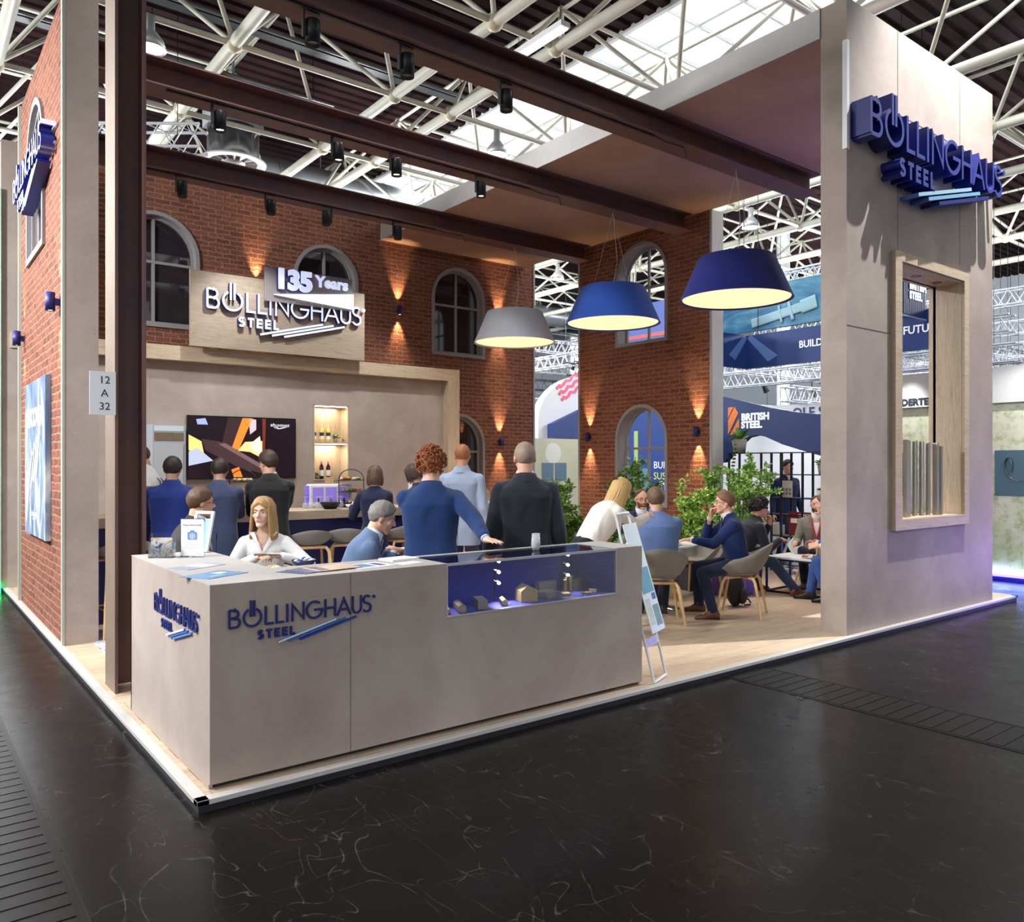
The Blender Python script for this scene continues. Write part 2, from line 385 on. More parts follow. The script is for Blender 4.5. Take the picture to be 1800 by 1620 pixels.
# brick walls with arched openings ------------------------------------------------
def ring_frame(mb, outer, inner, d, M, mi=0): mb.prism(outer, d, M, mi, mi, [inner])
PANE = mat((46, 42, 48), .04, 0, 1.0)                                     # dark mirror-like glazing
PANE2 = mat((96, 86, 84), .25, 0, .6)
def window(n, M, u0, u1, v0, v1, recess, pane, label=None, side=.06, half=False):
    """arched casing, cross of glazing bars, pane; M at the wall face, w outward"""
    t = struct(thing('window_%d' % n)); fr = MB()
    ring_frame(fr, arch(u0 - side, u1 + side, v0 - side, v1 + side), arch(u0, u1, v0, v1), recess + .03, M @ Matrix.Translation((0, 0, -recess)))
    fr.obj('window_frame', GREYF, t)
    b = MB(); M2 = M @ Matrix.Translation((0, 0, -recess)); c = (u0 + u1) / 2; q = v0 + (v1 - v0) * .575
    b.bx(c - .022, v0, .01, c + .022, v1 - .01, .045, 0, M2); b.bx(u0, q - .022, .012, u1, q + .022, .043, 0, M2)
    ring_frame(b, arch(u0, u1, v0, v1), arch(u0 + .04, u1 - .04, v0 + .04, v1 - .04), .04, M2)
    b.obj('glazing_bars', GREYF, t)
    if pane: MB().prism(arch(u0, u1, v0, v1), .008, M2).obj('window_pane', pane, t)
    return t
# back wall, face looking to -Y at y = 9.24
MBK = FR_F(0, 9.24, 0)
hb = [arch(1.38, 2.62, 3.88, 5.58), arch(4.34, 5.46, 3.88, 5.53), arch(7.18, 8.34, 3.88, 5.55), arch(7.18, 8.34, .95, 2.62)]
m = MB(); m.prism(rect(-.05, 0, 9.70, 6.2), .2, MBK @ Matrix.Translation((0, 0, -.2)), holes=[arch(1.38 - .03, 2.65, 3.85, 5.61), arch(4.31, 5.49, 3.85, 5.56), arch(7.15, 8.37, 3.85, 5.58), arch(7.15, 8.37, .92, 2.65)])
struct(m.obj('wall_back', BRICKX))
struct(MB().bx(9.70, 9.22, 0, 9.74, 9.46, 6.2).obj('trim_2', GRILL))
for i, (a, b, c, d) in enumerate([(1.38, 2.62, 3.88, 5.58), (4.34, 5.46, 3.88, 5.53), (7.18, 8.34, 3.88, 5.55), (7.18, 8.34, .95, 2.62)]):
    window(i + 1, MBK, a, b, c, d, .14, PANE)
# right wall, face looking to -X at x = 9.43 (u runs along -Y, so u = -y)
MRW = FR_L(9.43, 0, 0)
m = MB(); m.prism(rect(-7.47, 0, -4.28, 5.87), .26, MRW @ Matrix.Translation((0, 0, -.26)), holes=[arch(-6.43, -5.22, 3.85, 5.64), arch(-6.43, -5.22, .92, 2.71)])
struct(m.obj('wall_right', BRICKY))
m = MB(); m.bx(9.42, 4.25, 0, 9.445, 4.29, 5.87); m.bx(9.42, 7.465, 0, 9.70, 7.49, 5.87); m.bx(9.415, 7.45, 0, 9.44, 7.49, 5.87)
struct(m.obj('trim_3', GRILL))
struct(MB().bx(9.445, 4.255, 0, 9.735, 4.285, 5.87).obj('wall_right_end', concrete_mat('pale_end_panel', (196, 194, 192), (208, 206, 204), (216, 214, 212))))
window(5, MRW, -6.4, -5.25, 3.88, 5.61, .24, None); window(6, MRW, -6.4, -5.25, .95, 2.68, .24, None)
# left wall, outer brick skin at x = -.03
MLW = FR_L(-.03, 0, 0)
m = MB(); m.prism(rect(-7.2, 0, -4.16, 6.0), .1, MLW @ Matrix.Translation((0, 0, -.1)), holes=[arch(-6.48, -5.30, 3.95, 5.56)])
m.bx(.08, 4.2, 0, .25, 7.2, 6.0, 0)
struct(m.obj('wall_left', BRICKY))
m = MB(); m.bx(-.045, 4.11, 0, .25, 4.17, 6.0)
struct(m.obj('wall_left_pillar', CONC))
m = MB(); m.bx(-.06, 7.19, 0, .25, 7.23, 6.0); m.bx(-.062, 7.17, 0, -.03, 7.23, 6.0); m.bx(-.05, 4.105, 0, -.028, 4.175, 6.0)
struct(m.obj('trim_4', mat((168, 172, 160), .45)))
window(7, MLW, -6.45, -5.33, 3.98, 5.53, .06, PANE2, side=.07)
struct(MB().bx(-.12, 8.47, 0, .3, 9.24, 6.0).obj('wall_left_return', CONC))
# oak framed bar niche in front of the back wall
m = MB(); MF = FR_F(0, 8.62, 0)
m.prism(rect(.0, 0, 7.0, 3.23), .3, FR_F(0, 8.92, 0), holes=[rect(4.375, 1.40, 5.025, 2.67)])
struct(m.obj('wall_back_panel', CONC))
m = MB(); m.bx(-.02, 8.45, 3.22, 7.25, 9.23, 3.44, 0); m.bx(6.99, 8.45, 0, 7.25, 9.23, 3.22, 1)
struct(m.obj('trim_5', [OAKX, OAKZ], bev=.002))
# roof slab and concrete tower
m = MB(); m.bx(6.0, .235, 5.872, 9.45, 9.239, 6.17); struct(m.obj('ceiling', CONC2))
struct(MB().bx(5.985, .235, 5.872, 6.0, 9.239, 6.17).obj('ceiling_fascia', concrete_mat('pale_fascia', (176, 172, 170), (188, 184, 182), (198, 194, 192))))
m = MB(); MT = FR_F(0, -.04, 0)
m.prism(rect(6.0, 0, 9.35, 6.17), .272, FR_F(0, .232, 0), holes=[rect(6.97, 1.05, 8.47, 3.77)])
struct(m.obj('wall_front_tower', CONC))
m = MB()
for x in (7.0, 8.45): m.bx(x - .003, -.0425, 3.86 if x < 7.5 else 3.95, x + .003, -.0395, 6.17)
m.bx(6.0, -.0425, 3.0, 6.86, -.0395, 3.004); m.bx(7.0, -.0425, 5.3, 9.35, -.0395, 5.304)
struct(m.obj('trim_6', mat((96, 88, 84), .6)))
struct(MB().bx(5.985, -.052, 4.7, 6.03, -.005, 5.75).obj('trim_7', WHITES))
# oak window box through the tower
m = MB(); Mx = FR_F(0, .24, 0)
m.prism(rect(6.86, .97, 8.58, 3.86), .05, FR_F(0, -.04, 0), 0, 0, [rect(7.0, 1.08, 8.46, 3.76)])
m.bx(6.99, -.06, 1.05, 8.47, .26, 1.08, 0); m.bx(6.99, -.06, 3.74, 8.47, .26, 3.765, 0); m.bx(6.985, -.06, 1.05, 7.005, .26, 3.765, 1); m.bx(8.455, -.06, 1.05, 8.475, .26, 3.765, 1)
m.bx(6.985, .23, 1.05, 8.475, .31, 1.08, 0); m.bx(6.985, .23, 3.74, 8.475, .31, 3.765, 0); m.bx(8.455, .23, 1.05, 8.475, .31, 3.765, 1); m.bx(6.985, .23, 1.05, 7.005, .31, 3.765, 1)
struct(m.obj('window_8', [OAKX, OAKZ]))
# ------------------------------------------------------------------ rusty steel frame
def ibeam(mb, L, h, b, tf, tw, M): 
    mb.bx(0, -b / 2, 0, L, b / 2, tf, 0, M); mb.bx(0, -b / 2, h - tf, L, b / 2, h, 0, M); mb.bx(0, -tw / 2, tf, L, tw / 2, h - tf, 0, M)
    return mb
for y, w in ((2.44, 'nearest the front counter, ending at the concrete tower'), (4.78, 'middle one, carrying the blue pendant lamp'), (7.27, 'rearmost one, running just in front of the brick wall')):
    o = thing('steel_beam', (0.03, y, 5.58), 0, 'rusty brown steel girder under the ceiling slab, ' + w, 'beam', 'rusty overhead girders'); L = 9.34
    ibeam(MB(), L, .29, .34, .017, .014, Matrix.Identity(4)).obj('girder', RUST, o)
    m = MB()
    for x in (5.9, 8.1):
        m.bx(x, -.172, .0165, x + .003, .172, .019)
        m.bx(x, -.008, .017, x + .003, -.0069, .273)
    m.obj('joint_line', mat((60, 40, 38), .6), o)
o = thing('steel_column', (0, 2.325, 0), 0, 'rusty brown steel column standing beside the left end of the reception counter', 'column')
m = MB(); m.bx(0, -.165, 0, .017, .165, 5.58); m.bx(.19, -.165, 0, .207, .165, 5.58); m.bx(.017, -.008, .03, .19, .008, 5.58); m.obj('column_shaft', RUST, o)
m = MB(); m.bx(-.004, -.163, .003, 0, .163, 5.58); m.obj('column_facing', concrete_mat('beige_flange_face', (112, 94, 80), (124, 106, 90), (138, 120, 102)), o, )  # paler beige than the other column faces, over the left flange
# booth number plate
t = thing('number_plate', (-.085, 2.155, 2.165), 0, 'white hall number plate fixed to the rusty steel column', 'sign')
MB().bx(-.085, -.004, -.155, .085, .004, .155).obj('plate', mat((226, 228, 232), .4), t)
for i, s in enumerate(('12', 'A', '32')):
    text('lettering', s, .075, FR_F(0.012, -.0045, .092 - .094 * i), mat((40, 42, 48), .5), t, .001)

# ------------------------------------------------------------------ company logo, monoline geometric letters
def logo_strokes():
    L = []
    B = [(.06, .05), (.06, .95)]
    L.append(('B', [(B, 0), ([(.06, .95), (.33, .95)] + arc(.33, .74, .2, .21, 90, -90, 10) + [(.06, .53)], 0), ([(.06, .53), (.37, .53)] + arc(.37, .29, .23, .24, 90, -90, 10) + [(.06, .05)], 0)]))
    L.append(('O', [(arc(1.27, .48, .46, .46, 118, 422, 34), 0), ([(1.18, .52), (1.18, 1.36)], 0), ([(1.36, .52), (1.36, 1.36)], 0)]))
    for x in (1.98, 2.56): L.append(('L', [([(x, .98), (x, .05), (x + .42, .05)], 0)]))
    L.append(('I', [([(3.16, 0), (3.16, .98)], 0)]))
    L.append(('N', [([(3.45, 0), (3.45, .9), (4.08, .1), (4.08, 1)], 0)]))
    L.append(('G', [(arc(4.72, .49, .45, .45, 48, 360, 32) + [(4.72, .49)], 0)]))
    L.append(('H', [([(5.36, 0), (5.36, 1)], 0), ([(5.94, 0), (5.94, 1)], 0), ([(5.36, .5), (5.94, .5)], 0)]))
    L.append(('A', [([(6.08, 0), (6.48, .93), (6.88, 0)], 0), ([(6.23, .33), (6.73, .33)], 0)]))
    L.append(('U', [([(7.02, 1), (7.02, .33)] + arc(7.28, .31, .26, .27, 180, 360, 12) + [(7.54, .33), (7.54, 1)], 0)]))
    L.append(('S', [(arc(7.92, .735, .21, .21, 35, 270, 14) + arc(7.92, .275, .235, .24, 90, -150, 14), 0)]))
    s = .48; y0 = -.72; W2 = .11
    def tr(x, pts): return [(x + p[0] * s, y0 + p[1] * s) for p in pts]
    x = 1.56
    L.append(('S', [(tr(x, arc(.3, .72, .21, .2, 30, 270, 10) + arc(.3, .3, .24, .22, 90, -150, 10)), W2)])); x += .45
    L.append(('T', [(tr(x, [(0, .88), (.66, .88)]), W2), (tr(x, [(.33, 0), (.33, .9)]), W2)])); x += .44
    for k in range(2):
        L.append(('E', [(tr(x, [(.62, .88), (.12, .88), (.12, .12), (.62, .12)]), W2), (tr(x, [(.12, .5), (.58, .5)]), W2)])); x += .43
    L.append(('L', [(tr(x, [(.12, 1), (.12, .12), (.6, .12)]), W2)]))
    return L
LOGO = logo_strokes()
def logo(M, cap, depth, front, side, parent, bars, stroke=.1, standoff=0.0):
    Ms = M @ Matrix.Scale(cap, 4); d = depth / cap; M0 = Ms @ Matrix.Translation((0, 0, standoff / cap))
    for ch, strokes in LOGO:
        m = MB()
        for k, (pts, w) in enumerate(strokes): m.ribbon(pts, w or stroke, d * (1 - .004 * k), M0)
        m.obj('letter', [front, side], parent, fix=False)
    for k, (x, fm, sm) in enumerate(bars):
        MB().ribbon([(x, -1.02), (x + 3.36, -.17)], .102, d * .98, M0).obj('stripe', [fm, sm], parent)
    MB().lathe([(.0, d), (.085, d), (.085, 0)], 18, (8.36, .86, 0), 0, False, M0).obj('dot', [front], parent)
LITW = mat((200, 206, 226), .4, emit=(214, 224, 255), es=.62); LSIDE = mat((38, 52, 150), .4)
LN = mat((30, 42, 112), .45); LB = mat((58, 104, 178), .45); LBL = mat((92, 132, 200), .45); LW = mat((206, 222, 226), .4)
t = thing('company_sign', (2.5, 8.298, 3.5), 0, 'large lit white company lettering on the oak board above the bar', 'sign', 'company lettering signs')
logo(FR_F(-.02, 0, .52), .316, .07, LITW, LSIDE, t, [(2.63, LITW, LSIDE), (3.23, LITW, LSIDE), (3.87, LITW, LSIDE)])
NVS = mat((24, 34, 116), .35); NVF = mat((52, 62, 128), .45, nz=.3, nscale=30)
t = thing('company_sign', (6.0, -.04, 4.5), 0, 'large dark blue company lettering standing out from the concrete tower', 'sign', 'company lettering signs')
logo(FR_F(.07, 0, .30), .37, .2, NVF, NVS, t, [(2.63, mat((150, 186, 204), .4), LB), (3.23, mat((120, 164, 196), .4), LB), (3.87, LN, LN)], .11)
t = thing('company_sign', (0, 0, .8), 0, 'small dark blue company lettering on the long front of the counter', 'sign', 'company lettering signs')
logo(FR_F(.09, 0, .01), .1, .012, LN, LN, t, [(2.63, LW, LBL), (3.23, LB, LB), (3.87, mat((34, 58, 150), .45), LN)])
t = thing('company_sign', (0, 1.05, .8), 0, 'small dark blue company lettering on the narrow left end of the counter', 'sign', 'company lettering signs')
logo(FR_L(0, 0, -.03), .105, .012, LN, LN, t, [(2.63, WHITES, LBL), (3.23, LB, LB), (3.87, LBL, LBL)])
t = thing('company_sign', (-.03, 6.72, 4.66), 0, 'blue sided white company lettering across the arched window of the left brick wall', 'sign', 'company lettering signs')
logo(FR_L(-.015, 0, 0), .265, .12, LITW, mat((30, 46, 150), .35), t, [(2.63, LITW, LSIDE), (3.23, LITW, LSIDE), (3.87, LITW, LSIDE)])
for z in (.05, .2): MB().bx(-.03, -2.2, z, .0, -.05, z + .02).obj('mounting_rail', ALU, t)
# ================================================================== EXHIBITION HALL
rnd = random.Random(7)
ROOFZ = 10.85
DECK = mat((40, 24, 26), .8, 0, .08, nz=.15, nscale=6)
def deck(x0, x1, y0, y1, name):
    m = MB(); y = y0; p = .36; prof = []
    while y < y1:
        prof += [(y, 0), (y + .2, 0), (y + .23, .06), (y + .33, .06)]; y += p
    vs = [(x, q, ROOFZ + z) for x in (x0, x1) for q, z in prof]; k = len(prof)
    m.add(vs, [(i, i + 1, k + i + 1, k + i) for i in range(k - 1)])
    return struct(m.obj(name, DECK))
deck(-5.0, 11.05, -14, 36, 'roof_deck'); deck(14.5, 42, -12, 36, 'roof_deck'); deck(-30, -8.6, -14, 36, 'roof_deck')
m = MB(); WB = mat((226, 228, 230), .4)
for x0 in (11.05, -8.6):  # the left strip is out of view, opened only to let in light
    x1 = x0 + (3.45 if x0 > 0 else 3.6)
    for x in (x0, x1): m.bx(x - .05, -12, ROOFZ - .06, x + .05, 36, ROOFZ + .5)
    for i in range(40): m.bx(x0, -12 + 1.2 * i, ROOFZ + .42, x1, -11.95 + 1.2 * i, ROOFZ + .5)
    m.bx((x0 + x1) / 2 - .04, -12, ROOFZ + .46, (x0 + x1) / 2 + .04, 36, ROOFZ + .56)
struct(m.obj('roof_glazing_bars', WB))
sf = struct(thing('space_frame'))
XS = [-8.9, -5.9, -2.87, .13, 3.13, 6.1, 7.36, 10.36, 13.36, 16.4, 19.4, 22.4, 25.4, 28.4]; YS = [5.79 + 3.12 * k for k in range(-5, 8)]
ch = MB(); cr = MB(); dg = MB(); nd = MB(); BZ = 8.5; TZ = 10.35
for x in XS: ch.tube([(x, YS[0], BZ), (x, YS[-1], BZ)], .105, 8)
for y in YS: cr.tube([(XS[0], y, BZ), (XS[-1], y, BZ)], .052, 6)
tops = {}
for i in range(len(XS) - 1):
    if XS[i + 1] - XS[i] < 2: continue
    for j in range(len(YS) - 1): tops[i, j] = ((XS[i] + XS[i + 1]) / 2, (YS[j] + YS[j + 1]) / 2, TZ)
for (i, j), p in tops.items():
    for a in (0, 1):
        for b in (0, 1): dg.tube([(XS[i + a], YS[j + b], BZ), p], .042, 6, cap=False)
    if (i + 1, j) in tops: dg.tube([p, tops[i + 1, j]], .042, 6, cap=False)
    if (i, j + 1) in tops: dg.tube([p, tops[i, j + 1]], .042, 6, cap=False)
    nd.ell(p, .085, 8, 6)
for x in XS:
    for y in YS: nd.ell((x, y, BZ), .145, 10, 8)
ch.obj('main_chord', WTUBE, sf); cr.obj('cross_chord', WTUBE, sf); dg.obj('diagonal_tube', WTUBE, sf); nd.obj('node_ball', mat((206, 200, 172), .45), sf)
FAR = mat((196, 204, 212), .7, nz=.05, nscale=1)
def wallbox(n, *a): struct(MB().bx(*a).obj(n, FAR))
wallbox('wall_hall_back', -30, 36, FZ, 42, 36.3, 11.5); wallbox('wall_hall_right', 42, -12, FZ, 42.3, 36, 11.5)
# wall panels in the far hall seen between the roof tubes
m = MB()
for i in range(9): m.bx(-29 + 8 * i, 35.9, 6.6, -25 + 8 * i, 36.02, 10.2)
struct(m.obj('window_hall_back', mat((240, 246, 255), .4, emit=(235, 244, 255), es=3)))

# bell lamps below the roof frame
def bell_lamp(x, y, z, label, on=True):
    t = thing('bell_lamp', (x, y, z), 0, label, 'hall lamp', 'bell shaped hall lamps')
    MB().lathe([(.0, .52), (.07, .52), (.07, .3), (.12, .24), (.2, .14), (.235, .0), (.225, .0), (.19, .13), (.0, .25)], 20).obj('reflector', ALU, t)
    MB().tube([(0, 0, .5), (0, 0, 8.47 - z)], .014, 6).obj('suspension_rod', BLACKM, t)
    MB().lathe([(0, .03), (.21, .03), (.21, .02), (0, .02)], 16).obj('lens', emis((255, 252, 245), 7), t)
    return t
bell_lamp(8.48, 8.91, 7.95, 'bell shaped hall lamp glimpsed between the two nearer rusty girders')
bell_lamp(16.4, 8.46, 7.8, 'bell shaped hall lamp right of the brick wall, above the teal banner')
bell_lamp(16.4, 16.1, 7.85, 'bell shaped hall lamp in the gap between the two brick walls')
bell_lamp(22.4, 7.75, 6.1, 'bell shaped hall lamp at the right edge beside the concrete tower')
bell_lamp(1.85, 8.91, 8.0, 'bell shaped hall lamp half hidden by the rusty column')
for x, y, z, e in ((21, 9, 6.9, 1500), (17.5, 20, 7.2, 1700), (30, 12, 7, 1500), (24, 2, 7, 1400), (8, 14.6, 6.4, 1200), (0.5, 16, 6, 1200), (-6, 12, 6.5, 2200)):
    light('hall_fill_far', 'POINT', (x, y, z), e, (.96, .98, 1), size=.5)  # fill lights without fixtures, added to brighten the far hall and roof tubes
for x, y, e in ((-4.6, 2.6, 1000), (-4.9, .5, 1050), (1.7, 3.4, 520), (4.4, 4.2, 500), (-2.6, -2.6, 420), (-4.6, 5.6, 2400)):
    light('hall_fill', 'SPOT', (x, y, 8.0 if x > -4 else 5.6), e, (.98, .99, 1), (x + (.3 if x > -4 else 4), y + .2, 0 if x > -4 else (1.0 if y < 5 else 3.5)), .25, cone=110, blend=1)  # unseen fill spots added to light the counter, floor and left wall
# linear fluorescent and cable trays
t = thing('tube_light', (6.61, 5.33, 8.12), 0, 'long white fluorescent batten hanging below the roof tubes', 'hall lamp')
MB().bx(-.09, -.62, .02, .09, .62, .1).obj('housing', WHITES, t)
m = MB()
for x in (-.045, .045): m.tube([(x, -.6, 0), (x, .6, 0)], .016, 8)
m.obj('tube', emis((255, 252, 246), 2.5), t)
m = MB()
for y in (-.5, .5): m.tube([(0, y, .1), (0, y, ROOFZ + .1 - 8.12)], .006, 5)
m.obj('hanger', BLACKM, t)
for k, (x0, x1, y, z) in enumerate([(1.6, 9.0, 10.4, 9.6), (-1, 6.4, 12.3, 9.5)]):
    t = thing('cable_tray', (x0, y, z), 0, ('dark cable tray under the roof deck behind the front row of tubes', 'thin cable tray under the roof deck farther back')[k], 'cable tray')
    MB().bx(0, -.11, 0, x1 - x0, .11, .06).obj('tray', mat((48, 56, 60), .5), t)
    m = MB(); m.tube([(0, -.19, .03), (x1 - x0, -.19, .03)], .035, 6); m.obj('conduit', mat((120, 124, 128), .4, .5), t)
    for x in (.4, (x1 - x0) / 2, x1 - x0 - .4): MB().tube([(x, -.19, .03), (x, 0, .03), (x, 0, ROOFZ + .1 - z)], .008, 5).obj('hanging_rod', BLACKM, t)
# ventilation: ceiling diffuser and ducts
t = thing('ventilation_diffuser', (4.47, 12.93, 8.05), 0, 'round metal air diffuser with radial vanes hanging above the bar wall', 'air vent')
MB().lathe([(.53, .05), (.53, .72), (.5, .72)], 32).obj('drum', mat((176, 182, 186), .25, .9), t)
MB().lathe([(.68, 0), (.68, .03), (.5, .05), (.5, .0), (.68, 0)], 40).obj('rim', mat((222, 220, 216), .45), t)
m = MB(); m.lathe([(0, .0), (.25, .0), (.25, .06), (0, .06)], 28)
m.obj('hub', mat((150, 146, 142), .5), t)
for i in range(14):
    MB().bx(.25, -.004, .0, .5, .004, .16, 0, Matrix.Rotation(2 * pi * i / 14, 4, 'Z') @ Matrix.Rotation(.5, 4, 'X')).obj('vane', mat((198, 196, 192), .4), t)
m = MB(); m.bx(-.55, -.3, .72, .55, .3, 1.6); m.tube([(0, 0, 1.5), (0, 0, ROOFZ + .1 - 8.05)], .03, 6); m.obj('plenum_box', mat((178, 186, 190), .4, .4), t)
for (x0, x1, y, z, r, l) in [(6.0, 13.2, 16.7, 9.3, .55, 'wide round silver duct under the roof behind the brick wall'), (10, 34, 24.4, 8.6, .45, 'silver duct crossing the far end of the gap between the brick walls'), (8, 34, 29, 9.4, .5, 'farthest silver duct near the hall end wall'), (-16, -2.5, 17, 7.6, .55, 'silver duct at the far left of the hall')]:
    t = thing('ventilation_duct', (x0, y, z), 0, l, 'duct')
    MB().tube([(0, 0, 0), (x1 - x0, 0, 0)], r, 20).obj('duct_tube', mat((184, 192, 198), .28, .75), t)
    m = MB()
    for i in range(int((x1 - x0) / 1.6)): m.tube([(.8 + 1.6 * i, 0, 0), (.84 + 1.6 * i, 0, 0)], r + .012, 20)
    for q in (.3, .7): m.tube([((x1 - x0) * q, 0, 0), ((x1 - x0) * q, 0, ROOFZ + .1 - z)], .012, 5)
    m.obj('seam_ring', mat((150, 158, 164), .4, .6), t)
# lattice trusses of the neighbouring stands
def box_truss(p, ang, L, s, m_, label, group='lattice trusses hung over the far stands', mi=0):
    t = thing('lattice_truss', p, ang, label, 'truss', group); c = MB(); l = MB(); h = s / 2
    for y in (-h, h):
        for z in (-h, h): c.tube([(0, y, z), (L, y, z)], .028, 6)
    n = max(2, int(L / (s * 1.1)))
    for i in range(n):
        a, b = L * i / n, L * (i + 1) / n; md = (a + b) / 2
        for y in (-h, h): l.tube([(a, y, -h), (md, y, h), (b, y, -h)], .014, 4, cap=False)
        for z in (-h, h): l.tube([(a, -h, z), (md, h, z), (b, -h, z)], .012, 4, cap=False)
    c.obj('chord', m_, t); l.obj('lacing', m_, t); TRL.append((t, p, ang, L, h)); return t
TRL = []
def hang_trusses():
    """two thin cables each, placed where no higher truss is in the way"""
    for t, p, ang, L, h in TRL:
        ok = []
        for i in range(25):
            q = .06 + .88 * i / 24; x = p[0] + cos(ang) * L * q; y = p[1] + sin(ang) * L * q; free = True
            for t2, p2, a2, L2, h2 in TRL:
                if t2 is t or p2[2] < p[2]: continue
                dx, dy = x - p2[0], y - p2[1]; u = dx * cos(a2) + dy * sin(a2); v = -dx * sin(a2) + dy * cos(a2)
                if -.15 < u < L2 + .15 and abs(v) < h2 + .1: free = False
            for (yd, zd, rd) in ((24, 8.6, .5), (29, 9.4, .55)):
                if abs(y - yd) < rd + .1: free = False
            for (xx, yy) in ((16.4, 16.1), (16.4, 8.46), (22.4, 7.75)):
                if abs(x - xx) < .4 and abs(y - yy) < .4: free = False
            if free: ok.append(q)
        if not ok: ok = [.5]
        for q in sorted({ok[len(ok) // 5], ok[-1 - len(ok) // 5]}): MB().tube([(L * q, 0, -h), (L * q, 0, ROOFZ + .1 - p[2])], .008, 4).obj('hanging_cable', BLACKM, t)
GAPL = 'white lattice truss hung among the others behind the stand'; GAPD = 'dark grey lattice truss hung among the white ones behind the stand'
XT = []
for k in range(17):
    y = -.9 + 1.75 * k
    if abs(y - 13.3) < .7: y += .9
    z = 3.75 + 1.0 * (k % 3) + (.25 if y > 15 else 0); x = rnd.uniform(19.2, 20.5) if y < 15 else rnd.uniform(14.6, 17.5); L = rnd.uniform(7, 11)
    dk = k in (10, 13); XT.append((x, y, z, L)); box_truss((x, y, z), 0, L, .42, TRUSSD if dk else TRUSSW, GAPD if dk else GAPL, 'dark lattice trusses hung over the far stands' if dk else 'lattice trusses hung over the far stands')
    if k % 2: box_truss((x + L + .8, y + .3, z), 0, 6, .42, TRUSSW, GAPL)
for k in range(9):
    x = 19.4 + 1.85 * k
    if abs(x - 25.2) < .7: x += .9
    z = 4.25 + 1.0 * (k % 3); y = rnd.uniform(3.2, 4.5); box_truss((x, y, z), pi / 2, rnd.uniform(8, 10.5), .42, TRUSSW, GAPL)
for k in range(5):
    x = 16.2 + 2.3 * k; z = 4.5 + 1.0 * (k % 3); box_truss((x, rnd.uniform(17, 18), z), pi / 2, rnd.uniform(9, 12), .42, TRUSSD if k == 2 else TRUSSW, GAPD if k == 2 else GAPL, 'dark lattice trusses hung over the far stands' if k == 2 else 'lattice trusses hung over the far stands')
box_truss((1.75, 12.45, 7.75), -.64, 2.0, .42, TRUSSW, 'short white lattice truss hanging left of the round air diffuser')
box_truss((16.6, 3.8, 6.35), pi / 2, 6.5, .3, TRUSSW, 'white lattice truss directly above the teal banner')
hang_trusses()
# lighting cans clamped to the far trusses
CANL = 'small dark stage lamp clamped under a far truss'
for i in range(18):
    x, y, z, L = XT[(2, 3, 4, 5, 6, 7, 11, 12, 14)[i % 9]]; p = (x + L * (.25 if i < 9 else .62) + rnd.uniform(-.4, .4), y + .21, z - .5)
    t = thing('stage_lamp', p, 0, CANL, 'stage lamp', 'stage lamps on the far trusses'); t.rotation_euler = (0, 0, rnd.uniform(0, 6))
    MB().tube([(0, 0, .0), (.12, 0, -.22)], [.07, .1], 10).obj('lamp_can', BLACK, t); MB().tube([(0, 0, .0), (0, 0, .2615)], .02, 6).obj('clamp', BLACK, t)
    if i % 3 == 0: MB().ell((.13, 0, -.23), .06, 8, 6).obj('lens', emis((245, 248, 255), 6), t)
t = thing('hall_pillar', (25.2, 13.3, FZ), 0, 'thick white hall pillar behind the navy banner', 'pillar')
MB().lathe([(.24, 0), (.24, 10.5)], 20).obj('shaft', mat((220, 222, 226), .6), t); MB().lathe([(.3, 0), (.3, .15), (.24, .15)], 20).obj('foot_ring', GREYF, t)

# ------------------------------------------------------------------ neighbouring steel maker's stand
TEALM = NT('teal_banner_print'); v = TEALM.coord((1, .35, 1)); q = TEALM.noise(v, 2.2, 5, .6, 1.5)
TEALM.col(TEALM.ramp(q, [(.3, srgb(34, 92, 140)), (.5, srgb(58, 128, 164)), (.72, srgb(120, 172, 192))])); TEALM = TEALM.done(.5)
NVB = mat((34, 62, 128), .55, nz=.06, nscale=2); NVD = mat((34, 58, 112), .55, nz=.05, nscale=2)
def cables(t, pts, z):
    for x, y, q in pts: MB().tube([(x, y, q), (x, y, ROOFZ + .1 - z)], .008, 4).obj('hanging_cable', BLACKM, t)
def FRX(x): return FR_L(x, 0, 0)          # print plane across X, u = -y
LETW = mat((240, 242, 248), .45, emit=(235, 238, 250), es=.35)
t = thing('hanging_banner', (16.1, 6.5, 5.05), 0, 'teal upper hanging banner printed with pale pipes', 'banner')
MB().bx(0, -2.55, 0, .12, 2.6, 1.1).obj('banner_cloth', TEALM, t)
m = MB(); m.tube([(-.02, 1.7, .18), (-.02, .3, .40)], .12, 14, flat=.12); m.tube([(-.02, .3, .40), (-.02, -.1, .48)], [.17, .17], 14, flat=.12)
m.tube([(-.02, .55, .36), (-.02, .62, .34)], .25, 16, flat=.1); m.tube([(-.02, .85, .31), (-.02, .9, .3)], .23, 16, flat=.1); m.obj('pipe_print', mat((150, 190, 204), .4), t)
cables(t, [(.06, -2, 1), (.06, 2, 1)], 5.05)
t = thing('hanging_banner', (14.95, 3.85, 4.7), 0, 'dark navy slatted hanging banner seen at the top of the oak window box', 'banner')
cables(t, [(.05, 0, 1), (.95, 0, 1)], 4.7)
MB().bx(0, -.06, 0, 1.0, .06, 1.25).obj('banner_board', mat((30, 42, 92), .5), t); MB().bx(0, -.07, -.03, 1.0, .07, 0).obj('edge_strip', mat((120, 160, 210), .5), t)
m = MB()
for i in range(16): m.bx(.02 + .06 * i, -.072, .02, .045 + .06 * i, -.06, 1.2)
m.obj('slats', mat((44, 58, 112), .5), t)
for i, s in enumerate(('BRITISH', 'STEEL')): text('lettering', s, .21, FR_F(.24, -.078, .62 - .2 * i), LETW, t, .004, 'LEFT', .012)
t = thing('hanging_banner', (16, 6, 4.09), 0, 'navy blue ring banner hanging below the teal one with white slogan', 'banner')
